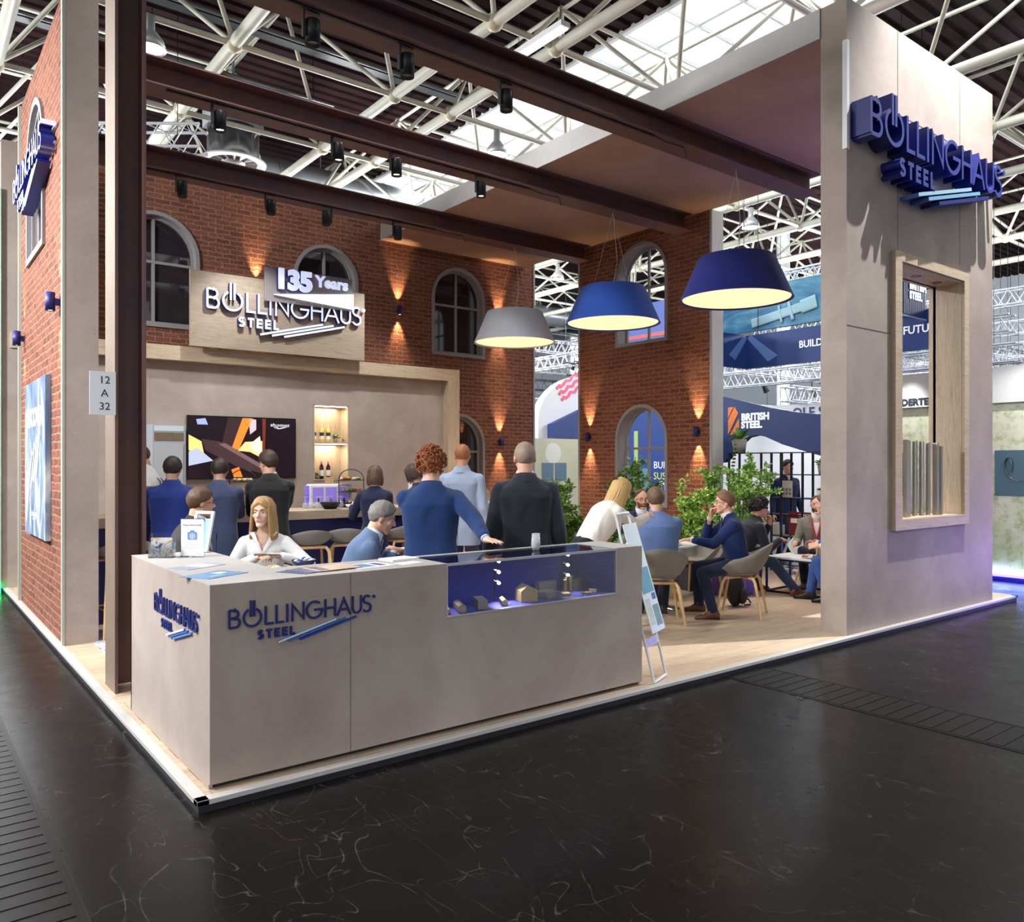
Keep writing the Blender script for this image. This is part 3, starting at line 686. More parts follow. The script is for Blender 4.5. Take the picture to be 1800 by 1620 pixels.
MB().bx(0, -2.5, 0, .1, 2.29, .84).obj('banner_face', NVB, t); MB().bx(-1.6, 2.29, 0, 0.1, 2.39, .84).obj('banner_return', NVB, t)
m = MB(); Mb = FR_L(-.004, 2.29, 0)
m.prism([(0, .78), (.12, .84), (.9, .25), (.62, .12)], .002, Mb); m.obj('light_ray_print', mat((96, 128, 190), .5), t)
MB().prism([(0, .78), (-.12, .84), (-.75, .3), (-.5, .18)], .002, FR_F(0, 2.286, 0)).obj('light_ray_print', mat((96, 128, 190), .5), t)
text('lettering', 'BUILDING SUSTAINABLE FUTURES', .24, FR_L(-.006, .81, .435) @ Matrix.Scale(.93, 4, (1, 0, 0)), LETW, t, .003, 'LEFT', .004)
cables(t, [(.05, -1, .7), (.05, 2, .7)], 4.09)
t = thing('stand_fascia', (16.0, 6.5, 0), 0, 'navy wave shaped stand front with an orange emblem and white company name', 'stand front')
for y in (-1.7, 4.0): MB().bx(.2, y, FZ, .34, y + .14, 2.7).obj('post', WHITES, t)
u = lambda pts: [(-(y - 6.5), z) for y, z in pts]
MB().prism(u([(10.6, 3.6), (9.9, 3.55), (9.0, 3.42), (8.52, 3.3), (7.67, 3.07), (6.88, 2.91), (6.28, 2.83), (4.7, 2.75), (4.7, 1.5), (5.6, 1.72), (6.28, 1.86), (6.76, 1.99), (7.27, 2.14), (7.75, 2.34), (8.0, 2.39), (8.29, 2.33), (8.7, 2.02), (9.0, 1.7), (10.6, 1.6)][::-1]), .2, FR_L(.2, 0, 0)).obj('wave_board', NVD, t)
OR = mat((240, 128, 36), .45)
for P_ in ([(0, .72), (.17, .73), (0, .43)], [(0, .38), (.2, .735), (.31, .56), (.03, .02), (0, .05)][:3] + [(.03, .05), (0, .02)], [(.06, 0), (.33, .42), (.34, .2), (.22, .02)]):
    MB().prism([(-(8.87 - 6.5) + a * 1.02, 2.41 + b) for a, b in P_], .012, FR_L(-.001, 0, 0)).obj('emblem_piece', OR, t)
for i, s in enumerate(('BRITISH', 'STEEL')): text('lettering', s, .24, FR_L(-.004, 8.46 - 6.5, 2.85 - .2 * i), LETW, t, .004, 'LEFT', .012)
# its inner walls: navy slogan wall behind the lower arched window, white interior
t = thing('slogan_wall', (14.5, 10.3, FZ), 0, 'navy slogan wall seen through the lower arched window of the right brick wall', 'wall panel')
MB().bx(0, -1.0, 0, .1, 1.2, 3.1).obj('panel', mat((34, 70, 150), .55), t)
MB().bx(-.006, .36, .8, 0, .5, 2.6).obj('stripe', mat((186, 208, 120), .5), t); MB().bx(-.012, -.1, .3, -.006, .36, 1.6).obj('stripe', mat((96, 150, 180), .5), t)
for i, s in enumerate(('BUILDING', 'SUSTAINABLE', 'FUTURES')): text('lettering', s, .26, FR_L(-.012, -.2, 1.68 - .285 * i), [LETW, mat((200, 220, 110), .5, emit=(200, 220, 110), es=.3), LETW][i], t, .003, 'LEFT')
t = thing('upper_banner', (14.5, 9.6, 4.9), 0, 'blue and red print behind the upper arched window of the right brick wall', 'banner')
MB().bx(0, -.6, -.9, .1, 1.6, 1.0).obj('panel', mat((52, 84, 170), .5, nz=.2, nscale=3), t)
cables(t, [(.05, 0, .9), (.05, 1.2, .9)], 4.9)
MB().bx(-.01, -.6, .1, 0, 1.6, .2).obj('stripe', mat((200, 70, 70), .5), t); MB().bx(-.01, .1, -.8, 0, .7, -.35).obj('stripe', OR, t)
text('lettering', 'STEEL', .34, FR_L(-.012, -.05, -.55), LETW, t, .003, 'LEFT', .012)
t = thing('stand_interior', (24, 9, FZ), 0, 'bright white stand interior wall beyond the black shelf unit', 'wall panel')
MB().bx(0, -5, 0, .12, 7, 2.75).obj('panel', mat((232, 234, 240), .6), t)
m = MB()
for i in range(24): m.bx(-.06, -2.6 + .16 * i, .05, 0, -2.52 + .16 * i, 2.5)
m.obj('slats', mat((60, 76, 120), .5), t)
t = thing('far_name_board', (20.6, 9.4, 3.2), 0, 'white name board showing above the navy wave shaped stand front', 'sign')
MB().bx(0, -2, -.5, .1, 1.6, .28).obj('board', WHITES, t); cables(t, [(.05, -1, .2), (.05, 1, .2)], 3.2); text('lettering', 'OLE S', .42, FR_L(-.01, .55, 0), mat((52, 60, 110), .5), t, .004, 'LEFT', .01)
# white arched stand with wavy emblem in the gap between the brick walls
t = thing('arched_stand', (13.8, 14.0, FZ), 0, 'white rounded stand top with a pink wave emblem in the gap between the brick walls', 'stand front')
MB().prism([(0, 0), (4.2, 0), (4.2, 2.5)] + [(2.1 + 2.1 * cos(pi * i / 18), 2.95 + 1.5 * sin(pi * i / 18)) for i in range(19)], .3, FR_F(0, .3, 0)).obj('arched_board', mat((236, 238, 244), .5), t)
MB().prism([(.36, 2.5), (4.2, 2.5), (4.2, 3.6), (2.4, 3.72), (.36, 2.9)], .2, FR_F(0, -.02, 0)).obj('navy_roof_board', NVB, t)
for k in range(3):
    m = MB(); m.ribbon([(.72 + .1 * k + .09 * i, 3.98 - .17 * k + .055 * i + .05 * sin(i * 1.9)) for i in range(14)], .085, .02, FR_F(0, -.001, 0), False, 0, 0); m.obj('wave_emblem', mat((206, 72, 110), .4, emit=(206, 72, 110), es=.3), t)
GRP = NT('pale_green_print'); v = GRP.coord(); q = GRP.noise(v, 1.6, 4, .5, .6); w_ = GRP.noise(v, 7, 6, .7)
GRP.col(GRP.mix(GRP.ramp(w_, [(.48, (0, 0, 0)), (.68, (.7,) * 3)]), GRP.ramp(q, [(.3, srgb(212, 216, 190)), (.55, srgb(228, 230, 216)), (.75, srgb(190, 206, 140))]), srgb(140, 160, 80))); GRP = GRP.done(.55)
BOK = mat((222, 220, 190), .6, nz=.14, nscale=2)
t = thing('printed_stand_wall', (12.6, 13.4, FZ), 0, 'pale green printed stand wall behind the bushes in the gap between the brick walls', 'wall panel')
MB().bx(0, 0, 0, 4.2, .1, 2.45).obj('panel', BOK, t); MB().lathe([(0, 0), (.3, 0)], 28, (0, 0, 0), 0, False, FR_F(1.27, -.003, 2.03)).obj('light_disc_print', mat((245, 246, 232), .5), t)
for x in (.85, 1.35): MB().bx(x, -.02, 1.25, x + .42, -.004, 1.75).obj('picture', mat((110, 140, 160), .5), t)
# green walled stand across the right aisle
t = thing('printed_stand_wall', (11.7, 0, FZ), 0, 'pale green printed stand wall across the right aisle, with spring picture', 'wall panel')
MB().bx(0, -6, 0, .15, 2.75, 2.62).obj('panel', GRP, t); MB().bx(-.1, -6, 2.62, .15, 2.75, 3.15).obj('header_board', mat((234, 236, 242), .5), t)
text('lettering', 'POWDERTECH', .145, FR_L(-.106, 2.52, 2.70), mat((44, 48, 70), .5), t, .004, 'LEFT', .006)
pc = MB().bx(-.02, -.9, 1.25, -.002, .83, 1.92).obj('picture', mat((66, 104, 128), .45, nz=.1, nscale=2), t)
m = MB(); m.tube([(-.035 - .012 * sin(a * 1.0), .72 - .052 * a - .12 * cos(a), 1.60 + .012 * a + .19 * sin(a)) for a in [i * .33 for i in range(58)]], .017, 8, flat=.5); m.obj('spring_print', mat((120, 132, 140), .25, .8), pc)
MB().bx(-.02, 2.08, 1.2, -.002, 2.4, 1.9).obj('picture', mat((66, 104, 128), .45), t)
MB().bx(-.06, -6, .0, .0, 2.75, .1).obj('plinth', mat((40, 40, 130), .4), t)
MB().bx(-.075, -6, .1, -.06, 2.75, .128).obj('light_strip', emis((190, 225, 255), 14), t)
MB().bx(-.075, -6, .06, -.06, 2.75, .1).obj('light_strip', emis((50, 40, 255), 26), t)
light('green_wall_spot', 'SPOT', (11.1, 2.0, 3.3), 60, (1, 1, .9), (11.7, 2.05, 2.2), .05, cone=55, blend=1)
light('green_wall_spot', 'SPOT', (10.9, -.4, 3.4), 90, (1, 1, .9), (11.7, .6, 2.3), .05, cone=60, blend=1)
t = thing('light_strip', (-.16, 8.42, FZ), 0, 'green glowing light strip at the foot of the far left edge', 'light')
MB().bx(-.03, -.02, 0, .03, .02, .14).obj('green_tube', emis((40, 255, 110), 5), t); MB().bx(-.03, 0, .14, .03, .03, 5.4).obj('glass_post', mat((190, 214, 200), .3), t)
# ================================================================== STAND FURNISHINGS
# ------------------------------------------------------------------ reception counter with glazed display case
t = thing('reception_counter', (0, 0, 0), 0, 'long concrete look reception counter with a glazed display case', 'counter')
H = 1.044; L0 = 3.18; D0 = .47
m = MB(); MFc = FR_F(0, .02, 0)
m.prism([(0, .028), (L0, .028), (L0, H - .004), (2.91, H - .004), (2.91, .71), (1.43, .71), (1.43, H - .004), (0, H - .004)], .02, MFc)
m.bx(0, .0195, .005, .02, 1.69, H - .004); m.bx(L0 - .02, .0195, .005, L0, D0, H - .004); m.bx(0, 1.67, .005, .5, 1.69, H - .004)
m.bx(.48, D0, .005, .5, 1.69, H - .004); m.bx(.48, D0 - .02, .005, L0, D0, H - .004)
m.obj('counter_body', CONC, t)
m = MB(); TOPM = concrete_mat('pale_counter_top', (160, 154, 150), (174, 168, 164), (186, 180, 176))
m.prism([(0, 0), (1.43, 0), (1.43, .43), (2.91, .43), (2.91, 0), (L0, 0), (L0, D0), (.5, D0), (.5, 1.69), (0, 1.69)], .004, Matrix.Translation((0, 0, H - .004)))
m.obj('counter_top', TOPM, t)
MB().bx(.03, .035, 0, L0 - .25, D0 - .05, .03).obj('plinth', mat((40, 32, 30), .7), t)
MB().bx(.78, -.0012, .03, .783, .001, H - .004).obj('panel_joint', mat((84, 72, 66), .7), t)
CASE = mat((44, 50, 160), .6)
m = MB(); m.bx(1.43, .02, .69, 2.91, .43, .71); m.bx(1.43, .41, .71, 2.91, .43, 1.03); m.bx(1.415, .02, .71, 1.43, .43, 1.03); m.bx(2.91, .02, .71, 2.925, .43, 1.03)
m.obj('case_lining', CASE, t)
m = MB(); e = .008
m.prism(rect(1.43, .71, 2.91, 1.036), .012, FR_F(0, .008, 0), holes=[rect(1.43 + e, .71 + e, 2.91 - e, 1.036 - e)])
m.prism(rect(1.43, -.004, 2.91, .43), .008, Matrix.Translation((0, 0, 1.036)), holes=[rect(1.43 + e, .006, 2.91 - e, .42)])
m.obj('case_frame', ALU, t)
MB().bx(1.438, 0, .718, 2.902, .004, 1.03).obj('front_glass', GLASS, t); MB().bx(1.438, .006, 1.038, 2.902, .42, 1.042).obj('top_glass', GLASS, t)
for x in (2.02, 2.66):
    m = MB(); m.tube([(x, .3, .72), (x, .3, 1.03)], .004, 6); m.obj('lamp_stem', BLACK, t)
    for k in range(3):
        q = MB(); q.tube([(x, .3, 1.0 - .075 * k), (x + .012, .27, .99 - .075 * k)], [.011, .015], 10); h = q.obj('spot_lamp', CHROME, t)
        MB().ell((x + .014, .264, .988 - .075 * k), .011, 8, 6).obj('bulb', emis((255, 240, 214), 14), h)
    light('case_spot', 'SPOT', (x + .01, .25, .96), 26 if x > 2.5 else 16, (1, .9, .76), (x + .02, .12, .71), .01, cone=75, blend=.6)
light('case_spot', 'SPOT', (1.5, .3, .99), 9, (1, .84, .62), (1.47, .2, .71), .01, cone=80, blend=.8)
SGOLD = mat((206, 186, 150), .35, .75, nz=.15, nscale=60); SGREY = mat((170, 164, 156), .38, .7, nz=.12, nscale=60)
Z1 = .712
def piece(label, mb, m_=SGREY, loc=(0, 0, 0), rz=0):
    o = mb.obj('steel_sample', m_, None, (loc[0], loc[1], Z1), bev=.0015); o.rotation_euler = (0, 0, rz)
    return tag(o, label, 'steel sample', 'steel samples in the display case')
hexp = lambda r: [(r * cos(pi / 3 * k + pi / 6), r * sin(pi / 3 * k + pi / 6)) for k in range(6)]
def bar(poly, L, zc):  # profile standing in XZ, extruded along -Y
    return MB().prism(poly, L, FR_F(0, L / 2, zc))
piece('flat steel sample at the far left end of the display case', bar(rect(-.04, -.014, .04, .014), .12, .014), SGOLD, (1.50, .15), -.5)
piece('thick hexagonal steel bar at the left of the display case', bar(hexp(.03), .2, .026), SGREY, (1.63, .15), -.42)
piece('square steel block right of the thick hexagonal bar', bar(rect(-.033, 0, .033, .06), .18, 0), SGREY, (1.80, .16), -.42)
piece('slim hexagonal steel bar in the middle left of the display case', bar(hexp(.022), .15, .019), SGOLD, (2.0, .17), -.5)
piece('bright steel block with slanting top in the middle of the display case', MB().prism([(-.06, 0), (.06, 0), (.06, .08), (-.01, .115), (-.06, .075)], .12, FR_F(0, .06, 0)), SGOLD, (2.2, .17), -.3)
piece('flat grey steel block right of the slanting one', bar(rect(-.07, 0, .07, .042), .12, 0), SGREY, (2.42, .2), .1)
piece('tall rectangular steel plate standing at the back of the display case', bar(rect(-.085, 0, .085, .085), .05, 0), SGREY, (2.53, .35), 0)
piece('small steel strip lying in front of the tall plate', bar(rect(-.03, 0, .03, .018), .08, 0), SGOLD, (2.57, .17), -.5)
for k, (x, y, h, l) in enumerate([(2.62, .24, .1, 'thin upright steel rod left of the round sample'), (2.655, .27, .11, 'second thin upright steel rod left of the round sample'), (2.69, .25, .12, 'tallest thin upright steel rod beside the round sample')]):
    piece(l, MB().lathe([(0, 0), (.011, 0), (.011, h), (0, h)], 10, smooth=False), SGOLD, (x, y))
piece('round drum shaped steel sample at the right of the display case', MB().lathe([(0, 0), (.064, 0), (.066, .08), (.06, .085), (0, .085)], 24, smooth=False), SGREY, (2.79, .33))
piece('small flat steel disc in front of the round drum sample', MB().lathe([(0, 0), (.045, 0), (.045, .016), (0, .016)], 6, smooth=False), SGOLD, (2.72, .12))
piece('small flat steel wedge at the right end of the display case', bar([(-.035, 0), (.035, 0), (.035, .012), (-.035, .026)], .06, 0), SGOLD, (2.85, .16), .3)
# ------------------------------------------------------------------ things on the counter
def paper(name, label, cat, x, y, w, h, rz, z, m_, marks=(), thick=.0025, group=None):
    t = thing(name, (x, y, z), rz, label, cat, group); MB().bx(-w / 2, -h / 2, 0, w / 2, h / 2, thick).obj('sheet', m_, t)
    for (a, b, c, d, mm) in marks: MB().bx(a, b, thick, c, d, thick + .0006).obj('print', mm, t)
    return t
BLUEP = mat((96, 142, 184), .3, nz=.35, nscale=14); PAP = mat((238, 238, 238), .5); GRP2 = mat((150, 158, 168), .5, nz=.2, nscale=40); SKYP = mat((150, 190, 214), .35, nz=.3, nscale=10)
t = thing('brochure_holder', (.13, 1.42, H), R(-33), 'clear acrylic brochure holder with leaflets at the left end of the counter', 'leaflet holder')
m = MB(); m.bx(-.075, -.03, 0, .075, .05, .004); m.bx(-.075, -.034, 0, .075, -.03, .1); m.bx(-.075, .03, 0, .075, .034, .16); m.bx(-.077, -.034, 0, -.073, .034, .1); m.bx(.073, -.034, 0, .077, .034, .1); m.obj('holder', ACRYL, t)
lf = NT('leaflet_print'); v = lf.coord(); q = lf.noise(v, 16, 4, .6, 1); lf.col(lf.ramp(q, [(.35, srgb(60, 80, 120)), (.48, srgb(220, 224, 226)), (.58, srgb(196, 158, 96)), (.7, srgb(110, 112, 116))])); lf = lf.done(.35)
o = tag(MB().bx(-.066, -.014, 0, .066, .006, .125).obj('leaflet_stack', lf, None, (.13, 1.42, H + .005)), 'glossy leaflets standing in the acrylic holder', 'leaflets'); o.rotation_euler = (0, 0, R(-33))
t = thing('notice_stand', (.30, 1.33, H), R(-40), 'upright acrylic notice with a blue camera symbol on the counter', 'sign')
MB().bx(-.085, -.035, 0, .085, .035, .004).obj('foot', ACRYL, t); MB().bx(-.082, -.006, .004, .082, .006, .255).obj('clear_sleeve', ACRYL, t)
MB().bx(-.076, -.0085, .008, .076, -.0065, .25).obj('card', PAP, t); MB().bx(-.082, -.0084, .243, .082, -.0062, .254).obj('edge_tint', NAVYL, t)
Mn = FR_F(0, -.0088, 0); CB = mat((108, 142, 200), .5); m = MB()
m.prism([(-.032, .115), (.032, .115), (.032, .165), (.018, .165), (.012, .177), (-.012, .177), (-.018, .165), (-.032, .165)], .0006, Mn, holes=[[(.019 * cos(2 * pi * i / 20), .139 + .019 * sin(2 * pi * i / 20)) for i in range(20)]]); m.obj('camera_symbol', CB, t)
MB().prism([(.014 * cos(2 * pi * i / 18), .139 + .014 * sin(2 * pi * i / 18)) for i in range(18)], .0006, Mn, holes=[[(.008 * cos(2 * pi * i / 18), .139 + .008 * sin(2 * pi * i / 18)) for i in range(18)]]).obj('camera_lens', CB, t)
text('heading', 'Please call for details', .015, FR_F(0, -.009, .212), mat((90, 96, 110), .6), t, .0005)
m = MB()
for k in range(5): m.bx(-.05, -.0094, .088 - .009 * k, .05 - .02 * (k == 4), -.0087, .090 - .009 * k)
m.bx(.02, -.0094, .022, .06, -.0087, .025); m.obj('small_print', mat((196, 198, 204), .6), t)
t = thing('leaflet_easel', (.42, 1.6, H), R(-52), 'small white framed leaflet easel standing behind the camera notice', 'leaflet stand')
ML = Matrix.Rotation(R(-16), 4, 'X'); m = MB()
m.prism(rect(-.075, 0, .075, .29), .018, ML @ Matrix.Rotation(pi / 2, 4, 'X'), holes=[rect(-.055, .02, .055, .27)]); m.obj('easel_frame', WHITES, t)
MB().bx(-.058, .001, .02, .058, .005, .24, 0, ML).obj('leaflet', SKYP, t); MB().tube([(0, .06, .22), (0, .15, 0)], .006, 6).obj('rear_leg', ALU, t)
paper('leaflet', 'open grey and white leaflet lying nearest the acrylic holder', 'leaflet', .17, .80, .30, .17, R(28), H, GRP2, [(-.02, -.075, .1, .075, PAP)])
paper('leaflet', 'blue leaflet with pale logo overhanging the left front corner of the counter', 'leaflet', .14, .37, .30, .21, R(28), H, BLUEP, [(.03, .0, .1, .06, WHITES), (-.08, -.06, .02, -.02, SKYP)])
DK = mat((86, 96, 126), .3, nz=.4, nscale=12); WM = mat((206, 176, 158), .3, nz=.35, nscale=9)
paper('brochure', 'dark blue brochure at the bottom of the fanned stack near the counter middle', 'brochure', .62, .23, .21, .28, R(-62), H, DK)
paper('brochure', 'second dark brochure of the fanned stack', 'brochure', .68, .23, .21, .28, R(-74), H + .003, mat((110, 118, 140), .3, nz=.35, nscale=10))
paper('brochure', 'peach coloured brochure on top of the fanned stack', 'brochure', .77, .22, .21, .28, R(-84), H + .006, WM, [(-.08, -.12, .08, -.06, DK)])
paper('brochure', 'white and blue printed brochure right of the fanned stack', 'brochure', 1.0, .21, .20, .27, R(-80), H, PAP, [(-.08, -.12, .06, .02, BLUEP), (-.06, .05, .06, .1, mat((60, 84, 150), .4))])
paper('note_pad', 'white note pad at the back edge of the counter', 'pad', 1.3, .36, .21, .15, R(8), H, PAP, (), .012)
paper('paper_sheet', 'loose white paper sheet left of the display case', 'paper', 1.26, .17, .16, .1, R(12), H, PAP)
# water glass
def tumbler(label, x, y, z, r=.033, h=.105, fill=None):
    t = thing('water_glass', (x, y, z), 0, label, 'glass')
    MB().lathe([(0, 0), (r * .7, 0), (r, .035), (r * .86, h), (r * .83, h), (r * .95, .035), (r * .65, .006), (0, .006)], 20).obj('glass_body', GLASSW, t)
    if fill: MB().lathe([(0, .007), (r * .63, .007), (r * .92, .035), (r * .91, .05), (0, .05)], 20).obj('drink', fill, t)
    return t
WATER = glass_mat('water', (.82, .88, .94), .02, .8)
tumbler('half full water glass standing on the display case top', 2.36, .26, H + .0, .034, .12, WATER)
# ------------------------------------------------------------------ pendant lamps
def pendant(y, shade, label):
    t = thing('pendant_lamp', (7.6, y, 3.84), 0, label, 'pendant lamp', 'large drum pendant lamps')
    MB().lathe([(.735, 0), (.50, .55), (.485, .56), (.0, .56), (0, .555), (.485, .55), (.722, 0), (.735, 0)], 64).obj('lamp_shade', shade, t)
    MB().lathe([(0, .02), (.70, .02)], 48).obj('diffuser', emis((255, 214, 164), 1.25), t)
    light('pendant_light', 'SPOT', (7.6, y, 3.8), 260, (1, .86, .7), (7.6, y, 0), .45, cone=96, blend=.9)
    m = MB(); m.tube([(0, 0, .56), (.1, 0, 1.0), (0, 0, 1.745)], .004, 5); m.tube([(-.4, 0, .56), (0, 0, 1.72)], .0025, 4); m.tube([(.4, 0, .56), (0, 0, 1.72)], .0025, 4); m.obj('suspension_cable', mat((214, 206, 196), .5), t)
pendant(7.2, fabric((216, 220, 230), .03, 60, .04), 'grey drum pendant lamp, leftmost of the three')
pendant(4.72, fabric((44, 84, 176), .03, 60, .06), 'bright blue drum pendant lamp, middle of the three')
pendant(2.42, fabric((30, 40, 122), .03, 60, .06), 'dark navy drum pendant lamp, rightmost of the three')
# ------------------------------------------------------------------ spotlights on the girders
def beam_spot(x, y, label, tgt, on, side=-1):
    t = thing('spotlight', (x, y, 5.582), 0, label, 'spotlight', 'black cylinder spotlights on the girders')
    MB().bx(-.06, -.02, -.03, .06, .02, 0).obj('track_adapter', BLACK, t); MB().bx(side * .085 - .008, -.02, -.25, side * .085 + .008, .02, -.02).obj('bracket', BLACK, t)
    MB().lathe([(0, -.09), (.062, -.09), (.066, -.1), (.066, -.3), (.058, -.3), (.05, -.27), (0, -.27)], 20).obj('lamp_can', BLACKM, t)
    MB().lathe([(0, -.272), (.05, -.272)], 16).obj('lens', emis((255, 244, 230), 16) if on else mat((190, 180, 170), .2, .5), t)
    if on: light('girder_spot', 'SPOT', (x, y, 5.26), on, (1, .97, .93), tgt, .04, cone=62, blend=.7)
B1, B2, B3 = 'front girder', 'middle girder', 'rear girder'
for k, (x, y, l, tg, on) in enumerate([
    (1.6, 2.37, 'leftmost black spotlight under the front girder', (1.5, 2.6, 0), 0), (2.54, 2.37, 'middle black spotlight under the front girder', (2.6, 2.6, 0), 0), (3.71, 2.37, 'rightmost black spotlight under the front girder', (3.7, 2.3, 0), 0),
    (1.55, 4.68, 'leftmost lit spotlight under the middle girder', (1.6, 5.0, 1), 130), (2.95, 4.68, 'lit spotlight second from the left under the middle girder', (3.1, 5.2, 1), 130), (3.74, 4.68, 'lit spotlight third from the left under the middle girder', (3.9, 5.0, 1), 110), (5.05, 4.68, 'rightmost lit spotlight under the middle girder', (5.2, 5.0, .8), 110),
    (1.84, 7.17, 'leftmost black spotlight under the rear girder', 0, 0), (3.08, 7.17, 'black spotlight second from the left under the rear girder', 0, 0), (3.94, 7.17, 'black spotlight third from the left under the rear girder', 0, 0), (5.18, 7.17, 'rightmost black spotlight under the rear girder', 0, 0)]):
    beam_spot(x, y, l, tg, on, 1 if k == 9 else -1)
light('rear_girder_wash', 'SPOT', (3.0, 7.25, 5.2), 200, (.96, .97, 1), (3.2, 8.6, 2.0), .06, cone=95, blend=.9)
light('rear_girder_wash', 'SPOT', (5.4, 7.25, 5.2), 190, (.96, .97, 1), (5.4, 8.6, 2.0), .06, cone=95, blend=.9)
for y in (2.44, 4.78, 7.27):
    t = thing('lighting_track', (1.0, y - .1, 5.56), 0, 'black lighting track with loose cable end under the %s' % {2.44: B1, 4.78: B2, 7.27: B3}[y], 'lighting track')
    MB().bx(0, -.015, 0, 4.9, .015, .021).obj('track', BLACK, t); MB().tube([(4.9, 0, .015), (5.1, 0, -.01), (5.45, 0, .005), (5.5, 0, -.1)], .006, 6).obj('cable', BLACK, t)
# ------------------------------------------------------------------ up and down wall lights
def sconce(M, label, e=75):
    t = thing('wall_light', M @ Vector((0, 0, 0)), 0, label, 'wall light', 'navy up and down wall lights')
    Ml = M.copy(); Ml.translation = (0, 0, 0); c = Ml @ Vector((0, 0, .075))
    MB().lathe([(0, -.07), (.04, -.085), (.042, -.085), (.042, .085), (.04, .085), (0, .07)], 18, c).obj('light_body', NAVY, t); MB().bx(-.025, -.03, 0, .025, .03, .05, 0, Ml).obj('wall_plate', NAVY, t)
    for s in (-1, 1):
        MB().lathe([(0, s * .078), (.036, s * .078)], 14, c).obj('lens', emis((255, 206, 140), 10), t)
        p = M @ Vector((0, s * .1, .075)); light('wall_light_beam', 'SPOT', p, e, (1, .66, .34), p + Ml @ Vector((0, s, -.16)), .012, cone=50, blend=.9)
sconce(FR_F(6.36, 9.235, 4.58), 'navy wall light on the back brick wall between the upper arched windows')
sconce(FR_F(8.79, 9.235, 2.12), 'navy wall light low on the back brick wall behind the man in black')
sconce(FR_F(8.75, 9.235, 4.58), 'navy wall light on the back brick wall behind the grey pendant lamp')
sconce(FR_F(3.61, 9.235, 4.62), 'navy wall light hidden behind the oak sign board, lighting the brick above it')
sconce(FR_L(9.425, 7.16, 2.18), 'navy wall light left of the lower window on the right brick wall')
sconce(FR_L(9.425, 4.52, 2.2), 'navy wall light right of the lower window on the right brick wall')
sconce(FR_L(-.035, 4.36, 3.17), 'navy wall light on the left brick wall beside the grey pillar', 45)
sconce(FR_L(-.035, 6.88, 3.14), 'navy wall light at the far end of the left brick wall', 45)
# ------------------------------------------------------------------ poster on the left brick wall
t = thing('wall_poster', (-.033, 5.61, 1.72), 0, 'tall blue grey steel poster board on the left brick wall', 'poster'); PO = NT('poster_print'); v = PO.coord(); q = PO.noise(PO.coord((1, 1, .5), (.7, 0, 0)), 2.6, 4, .5, 1.2)
PO.col(PO.ramp(q, [(.3, srgb(70, 96, 136)), (.5, srgb(130, 146, 166)), (.64, srgb(206, 214, 222)), (.8, srgb(70, 90, 140))])); PO = PO.done(.35)
MB().bx(-.05, -.74, -.82, 0, .76, .82).obj('poster_board', PO, t)
Mp = FR_L(-.051, 0, 0)
text('heading', 'DISCOVER', .26, FR_L(-.051, 0.02, .42), WHITES, t, .002, 'CENTER', .012)
m = MB()
for k in range(4): m.prism([(-.55 + .2 * k, -.36 + .07 * k), (-.42 + .2 * k, -.42 + .07 * k), (-.1 + .17 * k, .02 + .07 * k), (-.22 + .17 * k, .1 + .07 * k)], .003, Mp)
m.obj('steel_bar_print', mat((214, 218, 224), .3, .3), t)
g = thing('poster_emblem', (0, 0, 0)); g.parent = t
logo(FR_L(-.051, .2, -.62), .048, .002, WHITES, WHITES, g, [(2.63, WHITES, WHITES), (3.23, WHITES, WHITES), (3.87, WHITES, WHITES)])
# ------------------------------------------------------------------ oak sign board and anniversary plate above the bar
o = MB().bx(2.27, 8.30, 3.44, 5.17, 8.36, 4.59).obj('sign_board', [oak_mat('grey_oak_board', (164, 148, 128), (140, 122, 102), 0)]); tag(o, 'wide oak board behind the lit company lettering', 'sign board')
m = MB(); m.bx(2.6, 8.36, 3.44, 2.7, 8.46, 4.3); m.bx(4.7, 8.36, 3.44, 4.8, 8.46, 4.3); m.obj('rear_brace', OAKZ, o)
t = thing('anniversary_plate', (4.13, 8.205, 4.52), 0, 'frosted plate reading 135 Years above the company lettering', 'sign')
FRO = NT('frosted_plate'); FRO.col(srgb(150, 140, 140)); FRO.b.inputs['Alpha'].default_value = .7; FRO = FRO.done(.4)
MB().bx(-.76, .0, -.28, .76, .012, .26).obj('frosted_sheet', FRO, t); MB().bx(-.5, .012, -.2, .5, .0945, -.14).obj('spacer', ALU, t)
text('number', '135', .42, FR_F(-.30, -.045, .07), [LITW], t, .045, 'CENTER', .022); text('number_edge', '135', .42, FR_F(-.30, -.002, .07), [LSIDE], t, .04, 'CENTER', .03)
text('word', 'Years', .25, FR_F(.38, -.02, .13), [LITW], t, .02, 'CENTER', .01)
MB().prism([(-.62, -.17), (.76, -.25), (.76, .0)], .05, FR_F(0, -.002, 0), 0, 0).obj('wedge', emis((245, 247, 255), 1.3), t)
# ------------------------------------------------------------------ television on the bar wall
t = thing('television', (3.17, 8.615, 1.91), 0, 'large wall mounted television showing glowing red hot steel rolling', 'television')
MB().bx(-.87, -.05, -.49, .87, 0, .50).obj('housing', mat((14, 14, 16), .3), t)
def scr(poly, c, s, k): MB().prism(poly, .0008, FR_F(0, -.0505 - .0008 * k, 0)).obj('picture_patch', emis(c, s), t)
MB().bx(-.85, -.0505, -.47, .85, -.05, .48).obj('screen', mat((16, 10, 16), .15, emit=(30, 14, 24), es=.7), t)
scr([(-.25, .48), (.1, .48), (-.12, -.05), (-.3, -.3), (-.42, -.22)], (60, 26, 34), .8, 1); scr([(-.02, .48), (.14, .48), (-.08, -.02), (-.2, -.02)], (255, 120, 30), 1.5, 2); scr([(.08, .48), (.2, .46), (.2, .3), (.1, .22)], (220, 200, 210), 1, 2)
